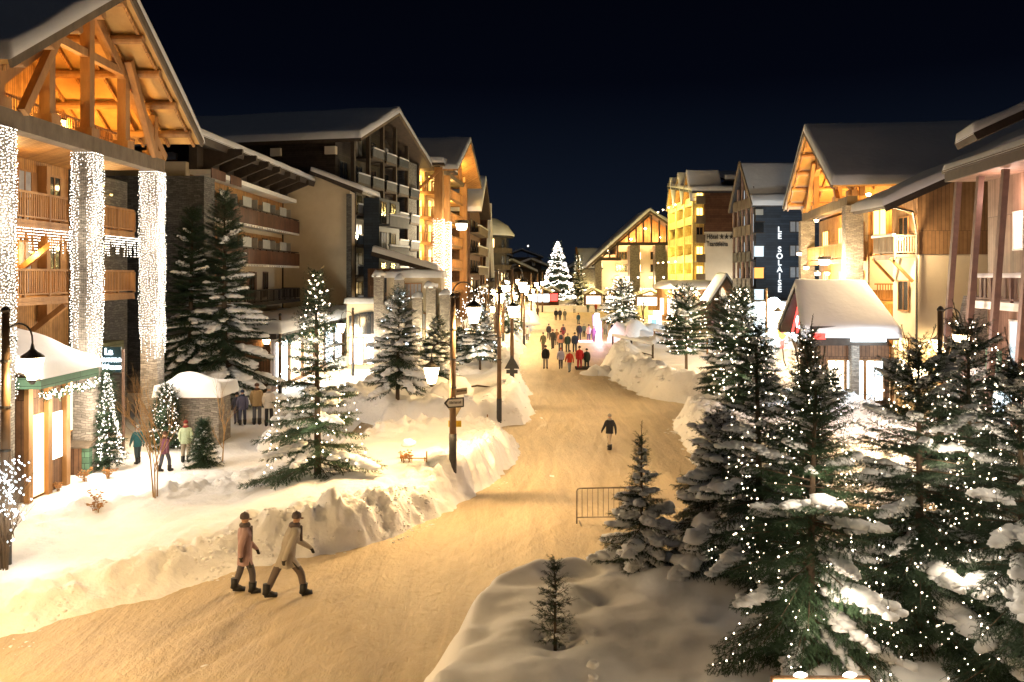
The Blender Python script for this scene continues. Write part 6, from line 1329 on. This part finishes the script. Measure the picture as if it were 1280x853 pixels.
def ice_and_glow():
    x, y, z = at(818, 419); root = empty('ice_sculpture', (x, y, z), 'pair of glowing ice blocks, one turquoise and one white, beyond the snow heap', 'sculpture'); zz = lambda py: CAMH-(py-HY)/FPX*y; s = y/FPX
    MB().box(x-6*s, x+4*s, y-.2, y+.4, z, zz(395)).build('block', 'ice_white', root); MB().box(x-4.5*s, x+2.5*s, y-.27, y-.203, zz(412), zz(399)).build('blue_face', 'ice_blue', root); MB().box(x+1*s, x+10*s, y+.5, y+1.0, z, zz(389)).build('tall_block', 'ice_white', root)
    MB().lathe((x, y, z), [(1.6, -.2), (1.5, .25), (.8, .5), (.1, .55)], 14).build('snow_base', 'fresh_snow', root, smooth=True); plight((x-.2, y-1.6, z+1.4), 260, (.7, .95, 1), .4, root, 'ice_light')
    x, y, z = at(747, 427); zz = lambda py: CAMH-(py-HY)/FPX*y; s = y/FPX; root = empty('glowing_column', (x, y, z), 'slanted glowing column in white, violet and pink beside the crowd', 'sculpture')
    MB().beam((x+1*s, y, z), (x-.5*s, y, zz(392)), 5*s, .4).build('white_face', 'ice_white', root); MB().beam((x-4*s, y-.05, zz(410)), (x-4.5*s, y-.05, zz(394)), 2.6*s, .3).build('violet_face', 'violet_glow', root); MB().beam((x+4*s, y-.05, z), (x+3.4*s, y-.05, zz(402)), 2.2*s, .3).build('pink_face', 'pink_glow', root)
    MB().box(x-24*s, x-6*s, y-.8, y-.2, z, z+.12).build('pink_step', 'pink_glow', root); plight((x, y-1.5, z+1.2), 60, (1, .5, .65), .3, root, 'column_light')
    # lit stalls at the end of the square
    for i, (px, py, w_, m_, lb) in enumerate(((676, 383, 3.0, 'shop_cool', 'small stall with cold white light left of the big lit tree'), (690, 382, 2.2, 'sign_red', 'little red lit stall under the big lit tree'), (742, 386, 2.6, 'shop_light', 'stall with yellow light below the narrow lit house'), (768, 386, 3, 'shop_light', 'bright stall at the foot of the wide gable'), (812, 388, 4, 'shop_light', 'wide bright stall beside the yellow hotel'))):
        x, y, z = at(px, py); root = empty('market_stall', (x, y, z), lb, 'stall', 'stalls on the square'); MB().box(x-w_/2, x+w_/2, y, y+2, z-.1, z+2.2).build('booth', 'brown_planks', root); MB().box(x-w_/2+.2, x+w_/2-.2, y-.05, y-.004, z+.7, z+1.9).build('lit_counter', m_, root)
        gable_roof(root, Fr(x-w_/2, y, 1, 0, 1), -.3, w_+.3, .6, -2, z+2.2, z+3.0, t=.12, ts=.25, m='dark_timber')
    x, y, z = at(731, 391); MB().box(x-9, x+9, y, y+.15, z, z+1.0).build('rink_board', 'white_paint', None, label='long low white board along the ice rink before the big lit tree', cat='board')
ice_and_glow()
def light_board():
    Y = 9.6; X = lambda px: (px-640)/FPX*Y; zt = CAMH-(845-HY)/FPX*Y; root = empty('lit_info_board', (X(1027), Y, 1.2), 'lit white board with wooden frame whose top edge shows at the bottom', 'board')
    MB().box(X(965), X(1088), Y, Y+.06, zt-1.1, zt-.025).build('frame', 'wood', root); MB().box(X(967), X(1086), Y-.02, Y-.003, zt-1.05, zt-.05).build('panel', 'board_light', root)
    for px in (975, 1078): MB().box(X(px)-.04, X(px)+.04, Y+.063, Y+.14, .5, zt-.1).build('post', 'wood', root)
    for px in (997, 1058): 
        o = MB().tube([(X(px), Y+.03, zt-.02), (X(px), Y-.03, zt+.05), (X(px), Y-.10, zt+.06)], .012, 6).build('lamp_arm', 'metal', root); MB().blob((X(px), Y-.10, zt+.05), (.07, .045, .03), 1).build('lamp', 'bulb_white', o, smooth=True)
light_board()
# ------------------------------------------------------------------ people
def pose(kind):
    """joints of a walking or standing figure, 1.75 m tall; returns positions, radii, edges"""
    st = {'stand': (0, 0, .05), 'walk': (.30, .32, .25), 'step': (.16, .18, .15), 'bend': (.34, .36, .2)}[kind]; a, sw, _ = st; ln = .0 if kind != 'bend' else .16
    J = dict(pelvis=(0, 0, .95), waist=(0, ln*.35, 1.12), chest=(0, ln*.8, 1.33), neck=(0, ln*1.1, 1.48), throat=(0, ln*1.25, 1.535), face=(0, ln*1.4+.012, 1.63), crown=(0, ln*1.4, 1.725))
    R = dict(pelvis=(.155, .13), waist=(.155, .12), chest=(.185, .13), neck=(.085, .075), throat=(.058, .058), face=(.088, .10), crown=(.06, .07))
    E = [('pelvis', 'waist'), ('waist', 'chest'), ('chest', 'neck'), ('neck', 'throat'), ('throat', 'face'), ('face', 'crown')]
    for s, n in ((-1, 'l'), (1, 'r')):
        f = s*a
        J[n+'hip'] = (s*.095, f*.1, .86); J[n+'knee'] = (s*.11, f*.75+.03, .49); J[n+'ankle'] = (s*.11, f*1.0-.04*(f < 0), .11+(.05 if f < 0 and kind != 'stand' else 0)); J[n+'toe'] = (s*.125, f*1.0+.14, .05)
        R[n+'hip'] = (.10, .10); R[n+'knee'] = (.085, .088); R[n+'ankle'] = (.066, .07); R[n+'toe'] = (.055, .048)
        E += [('pelvis', n+'hip'), (n+'hip', n+'knee'), (n+'knee', n+'ankle'), (n+'ankle', n+'toe')]
        g = -s*sw
        J[n+'sho'] = (s*.19, ln, 1.39); J[n+'elb'] = (s*.245, ln+g*.4-.03, 1.13); J[n+'wri'] = (s*.235, ln+g*1.0+.07, .90); J[n+'hand'] = (s*.225, ln+g*1.1+.10, .83)
        R[n+'sho'] = (.085, .085); R[n+'elb'] = (.075, .075); R[n+'wri'] = (.055, .055); R[n+'hand'] = (.04, .03)
        E += [('chest', n+'sho'), (n+'sho', n+'elb'), (n+'elb', n+'wri'), (n+'wri', n+'hand')]
        for q, (dx, dz, l) in enumerate(((.030, .0, .075), (.010, 0, .085), (-.010, 0, .08), (-.028, 0, .065))):   # fingers
            J[n+'f%d' % q] = (J[n+'hand'][0]-s*.005, J[n+'hand'][1]+dx+.01, J[n+'hand'][2]-l); R[n+'f%d' % q] = (.010, .010); E.append((n+'hand', n+'f%d' % q))
        J[n+'thumb'] = (J[n+'wri'][0]-s*.03, J[n+'wri'][1]+.055, J[n+'wri'][2]-.07); R[n+'thumb'] = (.011, .011); E.append((n+'wri', n+'thumb'))
    return J, R, E
BODY = {}
def body_mesh(kind):
    if kind in BODY: return BODY[kind]
    J, R, E = pose(kind); names = list(J); me = bpy.data.meshes.new('body_skeleton'); me.from_pydata([J[n] for n in names], [(names.index(a), names.index(b)) for a, b in E], [])
    o = bpy.data.objects.new('tmp', me); COL.objects.link(o); md = o.modifiers.new('s', 'SKIN'); md.use_smooth_shade = True
    for i, n in enumerate(names): me.skin_vertices[0].data[i].radius = R[n]; me.skin_vertices[0].data[i].use_root = (n == 'pelvis')
    o.modifiers.new('ss', 'SUBSURF').levels = 1
    dg = bpy.context.evaluated_depsgraph_get(); ev = o.evaluated_get(dg); m2 = bpy.data.meshes.new_from_object(ev); m2.name = 'body'
    bpy.data.objects.remove(o); BODY[kind] = m2; return m2
def cloth_mat(key, jac, leg, skin=(.50, .30, .20), hem=.80):
    m = bpy.data.materials.new('clothes'); m.use_nodes = True; t = m.node_tree; p = t.nodes['Principled BSDF']; p.inputs['Roughness'].default_value = .8
    co = N(t, 'ShaderNodeTexCoord'); s = N(t, 'ShaderNodeSeparateXYZ'); t.links.new(co.outputs['Object'], s.inputs[0]); d = N(t, 'ShaderNodeMath', operation='DIVIDE'); d.inputs[1].default_value = 2.0; t.links.new(s.outputs[2], d.inputs[0])
    r = N(t, 'ShaderNodeValToRGB'); r.color_ramp.interpolation = 'CONSTANT'; t.links.new(d.outputs[0], r.inputs[0]); e = r.color_ramp.elements
    e[0].position = 0; e[0].color = (.03, .025, .02, 1); e[1].position = .075; e[1].color = (*leg, 1)
    for q, c in ((hem/2, jac), (.765, skin)): k = r.color_ramp.elements.new(q); k.color = (*c, 1)
    # sleeves and hands hang below the hem
    ab = N(t, 'ShaderNodeMath', operation='ABSOLUTE'); t.links.new(s.outputs[0], ab.inputs[0]); g = N(t, 'ShaderNodeMath', operation='GREATER_THAN'); g.inputs[1].default_value = .182; t.links.new(ab.outputs[0], g.inputs[0])
    g2 = N(t, 'ShaderNodeMath', operation='LESS_THAN'); g2.inputs[1].default_value = .87; t.links.new(s.outputs[2], g2.inputs[0]); g3 = N(t, 'ShaderNodeMath', operation='MULTIPLY'); t.links.new(g.outputs[0], g3.inputs[0]); t.links.new(g2.outputs[0], g3.inputs[1])
    g4 = N(t, 'ShaderNodeMath', operation='GREATER_THAN'); g4.inputs[1].default_value = .6; t.links.new(s.outputs[2], g4.inputs[0]); g5 = N(t, 'ShaderNodeMath', operation='MULTIPLY'); t.links.new(g3.outputs[0], g5.inputs[0]); t.links.new(g4.outputs[0], g5.inputs[1])
    mx = N(t, 'ShaderNodeMix', data_type='RGBA'); t.links.new(g5.outputs[0], mx.inputs['Factor']); t.links.new(r.outputs[0], mx.inputs['A']); mx.inputs['B'].default_value = (.04, .035, .03, 1)
    n = N(t, 'ShaderNodeTexNoise'); n.inputs['Scale'].default_value = 9; b = N(t, 'ShaderNodeBump'); b.inputs['Strength'].default_value = .5; b.inputs['Distance'].default_value = .03; t.links.new(co.outputs['Object'], n.inputs[0]); t.links.new(n.outputs[0], b.inputs['Height']); t.links.new(b.outputs[0], p.inputs['Normal'])
    t.links.new(mx.outputs['Result'], p.inputs['Base Color']); MATS[key] = m; return key
HATS = {}
mat('face_tone', (.30, .17, .12), None, rough=.7)
def person(px, py, hpx, label, jac, leg, hat=(.03, .03, .035), kind='stand', rz=0.0, group='people on the avenue', hem=.80, loc=None, backpack=None, scarf=None):
    x, y, z = loc or at(px, py); H = hpx/FPX*y; H = min(1.92, max(1.35, H)); s = H/1.76
    root = empty('person', (x, y, z), label, 'person', group, rz); root.scale = (s, s, s); WO[root.name] = Vector((0, 0, 0))
    me = body_mesh(kind).copy(); k = cloth_mat('c%d' % len(MATS), jac, leg, hem=hem); me.materials.clear(); me.materials.append(MATS[k]); me.name = 'body'
    b = bpy.data.objects.new('body', me); COL.objects.link(b); b.parent = root
    lean = .16*1.4 if kind == 'bend' else 0; hk = 'hat%.2f%.2f' % (hat[0], hat[1])
    if hk not in MATS: mat(hk, hat, None, rough=.9, scale=20, bump=.4)
    m = MB(); m.lathe((0, lean-.005, 1.63), [(.098, .02), (.104, .05), (.098, .10), (.07, .135), (.03, .15), (.012, .17)], 14); m.build('hat', hk, root, smooth=True)
    jk = 'jac%d' % len(MATS); mat(jk, jac, tuple(q*.8 for q in jac), rough=.8, scale=6, bump=.5, bscale=8)
    j = MB(); l0 = lean/1.4
    rows = [(.205, .165, hem, 0), (.195, .155, hem+.12, l0*.1), (.19, .15, 1.12, l0*.35), (.215, .158, 1.30, l0*.75), (.20, .14, 1.41, l0), (.10, .09, 1.49, l0*1.1)]; vs = []; n = 18
    for a_, b_, z_, dy in rows: vs += [(a_*math.cos(2*PI*i/n)*(1+.03*math.sin(5*i+z_*9)), b_*math.sin(2*PI*i/n)+dy, z_+.01*math.sin(i*2.1)) for i in range(n)]
    fs = [(r_*n+i, r_*n+(i+1) % n, (r_+1)*n+(i+1) % n, (r_+1)*n+i) for r_ in range(len(rows)-1) for i in range(n)]; j.add(vs, fs); j.build('jacket', jk, root, smooth=True)
    if hpx > 40:
        bo = MB()
        for sg in ('l', 'r'):
            a_ = pose(kind)[0][sg+'ankle']; t_ = pose(kind)[0][sg+'toe']; bo.tube([(a_[0], a_[1], a_[2]+.16), (a_[0], a_[1]-.01, a_[2]+.02), (a_[0], a_[1]-.03, max(.045, a_[2]-.06))], [.088, .08, .075], 10); bo.tube([(a_[0], a_[1]-.04, max(.05, a_[2]-.05)), (t_[0], t_[1]+.03, t_[2])], [.07, .055], 10)
        bo.build('boots', 'black_paint', root, smooth=True)
        sc_ = MB(); sc_.lathe((0, l0*1.1, 1.475), [(.105, -.01), (.125, .02), (.115, .06), (.085, .085)], 14); sc_.box(.02, .09, l0+.12, l0+.16, 1.16, 1.48); sc_.build('scarf', hk, root, smooth=True)
        fa = MB(); fa.blob((0, lean+.115, 1.615), (.018, .03, .022), 1)
        for q in (-.032, .032): fa.blob((q, lean+.098, 1.645), (.011, .008, .009), 2)
        fa.build('face_features', 'face_tone', root, smooth=True)
    if backpack:
        bp = MB(); bp.lathe((0, -.2+l0, 1.1), [(.05, -.02), (.14, 0), (.155, .15), (.13, .32), (.05, .36)], 12); bk = 'bag%d' % len(MATS); mat(bk, backpack, None, rough=.8); bp.build('backpack', bk, root, smooth=True)
    return root
DK = (.012, .013, .018); NV = (.02, .03, .07); GR = (.14, .14, .15); BR = (.10, .06, .04)
folk = [
 (682, 462, 30, 'walker in a black jacket and grey trousers at the left of the front row', DK, (.22, .22, .23), 'stand', 0), (701, 462, 27, 'slim walker in a pale lilac top and dark trousers in the front row', (.34, .34, .50), (.04, .04, .07), 'step', .1),
 (712, 466, 28, 'walker in a bright red jacket and grey trousers in the front row', (.50, .05, .025), (.20, .22, .25), 'walk', .2), (724.5, 463, 30, 'walker dressed all in red in the front row', (.45, .02, .025), (.32, .015, .02), 'stand', 0), (733.5, 463, 27, 'walker in a long dark green coat at the right of the front row', (.02, .028, .02), (.02, .02, .025), 'step', -.1),
 (679, 438, 22, 'walker in an olive coat behind the black jacket', (.09, .09, .05), BR, 'step', .2), (691, 437, 25, 'walker in dark clothes with brown boots left of the pink jacket', (.05, .05, .045), (.06, .05, .04), 'walk', .1), (686, 424, 19, 'dark figure with a big hood in the second row', (.04, .04, .05), DK, 'step', 0),
 (701, 441, 27, 'walker in a dusty pink jacket in the second row', (.50, .26, .20), (.05, .06, .08), 'stand', 0), (709.5, 441, 24, 'walker in a dark green jacket behind the red jacket', (.03, .06, .05), (.05, .06, .05), 'stand', .1), (718.5, 441, 25, 'walker in a navy jacket behind the all red walker', NV, (.02, .02, .03), 'stand', 0),
 (696, 432, 20, 'walker in an orange brown scarf between the rows', (.22, .12, .06), (.12, .10, .08), 'step', 0), (704, 425, 19, 'walker with a dark red coat in the third row', (.20, .03, .05), DK, 'step', .3),
 (724, 426, 22, 'tall dark figure standing left of the glowing column', (.02, .025, .04), (.02, .02, .03), 'stand', -.3), (730, 422, 17, 'small grey green figure left of the glowing column', (.13, .16, .13), DK, 'stand', .2), (736, 427, 21, 'figure in a pale pink top by the glowing column', (.62, .45, .42), (.06, .05, .10), 'stand', .4), (742, 428, 20, 'figure in a violet coat touching the glowing column', (.12, .06, .16), (.10, .05, .14), 'step', .2), (751, 424, 17, 'child in pink right of the glowing column', (.55, .25, .32), DK, 'step', -.2),
 (695, 401, 15, 'left one of three dark figures near the square', DK, DK, 'stand', 0), (700, 401, 15, 'middle one of three dark figures near the square', (.03, .03, .04), DK, 'walk', 0), (706, 401, 14, 'right one of three figures near the square, in grey', (.12, .12, .10), GR, 'stand', 0), (723, 406, 14, 'lone figure in teal walking before the square', (.03, .07, .09), (.03, .05, .06), 'stand', .1),
 (766, 420, 16, 'figure in dark blue left of the snow heap', NV, DK, 'stand', 0), (774, 420, 18, 'slender person in a bright blue coat beside the snow heap', (.03, .08, .28), (.02, .04, .12), 'stand', 0), (783, 421, 13, 'crouched dark figure beside the snow heap', DK, DK, 'bend', .6), (793, 416, 12, 'person in teal behind the snow heap', (.03, .10, .14), DK, 'stand', 0), (757, 419, 15, 'person in beige by the crowd', (.40, .33, .26), GR, 'stand', 0),
 (659, 426, 18, 'person in a white jacket alone by the left snow bank', (.70, .66, .62), (.08, .06, .05), 'step', 0), (665, 398, 10, 'small dark figure at the far left pavement', GR, DK, 'stand', 0), (672, 396, 10, 'second small figure at the far left pavement, in brown', BR, DK, 'stand', 0), (718, 392, 10, 'skater in white near the rink board', (.6, .6, .58), GR, 'stand', 0), (735, 391, 11, 'skater in dark green near the rink board', (.05, .09, .07), DK, 'stand', 0), (745, 391, 12, 'figure in a rust red coat near the rink board', (.30, .06, .03), DK, 'stand', 0), (757, 391, 11, 'figure with dark coat at the end of the rink board', DK, DK, 'stand', 0),
 (762, 562, 44, 'walker in a black jacket and pale trousers alone on the open road', (.018, .018, .022), (.42, .34, .24), 'walk', .3),
 (306, 742, 100, 'left one of two walkers in pale coats and dark boots at the near snow bank', (.40, .27, .27), (.09, .08, .09), 'step', -1.2), (358, 747, 104, 'right one of two walkers in pale coats, leaning forward beside the near snow bank', (.42, .38, .33), (.13, .10, .09), 'bend', -1.0),
 (303, 532, 44, 'walker in a slate blue jacket on the plaza left of the hooded ones', (.10, .10, .16), (.06, .07, .12), 'step', .3), (321, 531, 52, 'walker in an ochre jacket and dark hat on the plaza', (.40, .27, .13), (.10, .10, .12), 'stand', .1), (336, 533, 50, 'walker in a white top and black trousers behind the lit spruce', (.62, .56, .48), (.02, .02, .025), 'stand', 0), (296, 531, 40, 'dark walker at the left end of the plaza group', (.05, .05, .07), (.05, .05, .08), 'step', .5),
 (232, 578, 52, 'person in pale green standing by the thin young tree', (.42, .50, .33), (.30, .25, .18), 'stand', .2), (252, 572, 48, 'person with dark hair and dark jacket by the thin young tree', (.04, .04, .05), (.12, .10, .09), 'stand', 0), (206, 590, 50, 'person in a plum jacket behind the golden bare tree', (.14, .05, .08), (.05, .05, .07), 'step', -.4), (172, 580, 48, 'person in a teal jacket left of the golden bare tree', (.03, .12, .13), (.03, .05, .06), 'step', .8),
 (40, 585, 56, 'person in a red outfit walking past the kiosk', (.55, .03, .06), (.45, .03, .05), 'walk', 1.2), (28, 580, 48, 'person in pink beside the kiosk door', (.60, .20, .28), GR, 'stand', 0),
 (1122, 480, 34, 'person in dark clothes at the kiosk with the white sign', DK, NV, 'stand', 0), (938, 440, 22, 'figure in blue before the glaring shop', (.03, .07, .2), DK, 'stand', 0), (892, 415, 16, 'figure in pink behind the round lit tree', (.5, .3, .3), GR, 'stand', 0),
]
HC = [(.03, .03, .035), (.10, .05, .03), (.25, .05, .04), (.35, .32, .28), (.04, .06, .12)]
for i, (px, py, h, lb, jc, lg, kd, rz) in enumerate(folk):
    person(px, py, h, lb, jc, lg, (.16, .13, .13) if 'pale coats' in lb else (HC[(i*7) % 5] if i not in (0, 3, 4) else HC[0]), kd, rz, backpack=(.05, .06, .09) if i in (8, 12) else None, hem=.66 if 'coat' in lb else .80)
# small snow lumps below the sapling on the mound
for i, (px, py, r_) in enumerate(((731, 806, .06), (741, 833, .085), (742, 848, .075), (743, 790, .05), (700, 792, .16))):
    x, y, z = at(px, py); MB().blob((x, y, z+.01), (r_, r_*.9, r_*.8), i).build('snow_lump', 'fresh_snow', None, smooth=True, label=['first small snow lump right below the sapling', 'second snow lump on the slope under the sapling', 'lowest snow lump at the bottom of the mound', 'tiny snow lump just right of the sapling', 'larger snow lump at the foot of the sapling'][i], cat='snow lump', group='snow lumps on the mound')
x, y, z = at(790, 700); m = MB(); m.blob((x, y-.35, z+.12), (.28, .25, .34), 2); m.blob((x-.75, y-.3, z), (.28, .25, .22), 3); m.build('snow_pile', 'fresh_snow', None, smooth=True, label='rounded snow pile at the foot of the unlit snowy spruce', cat='snow pile')
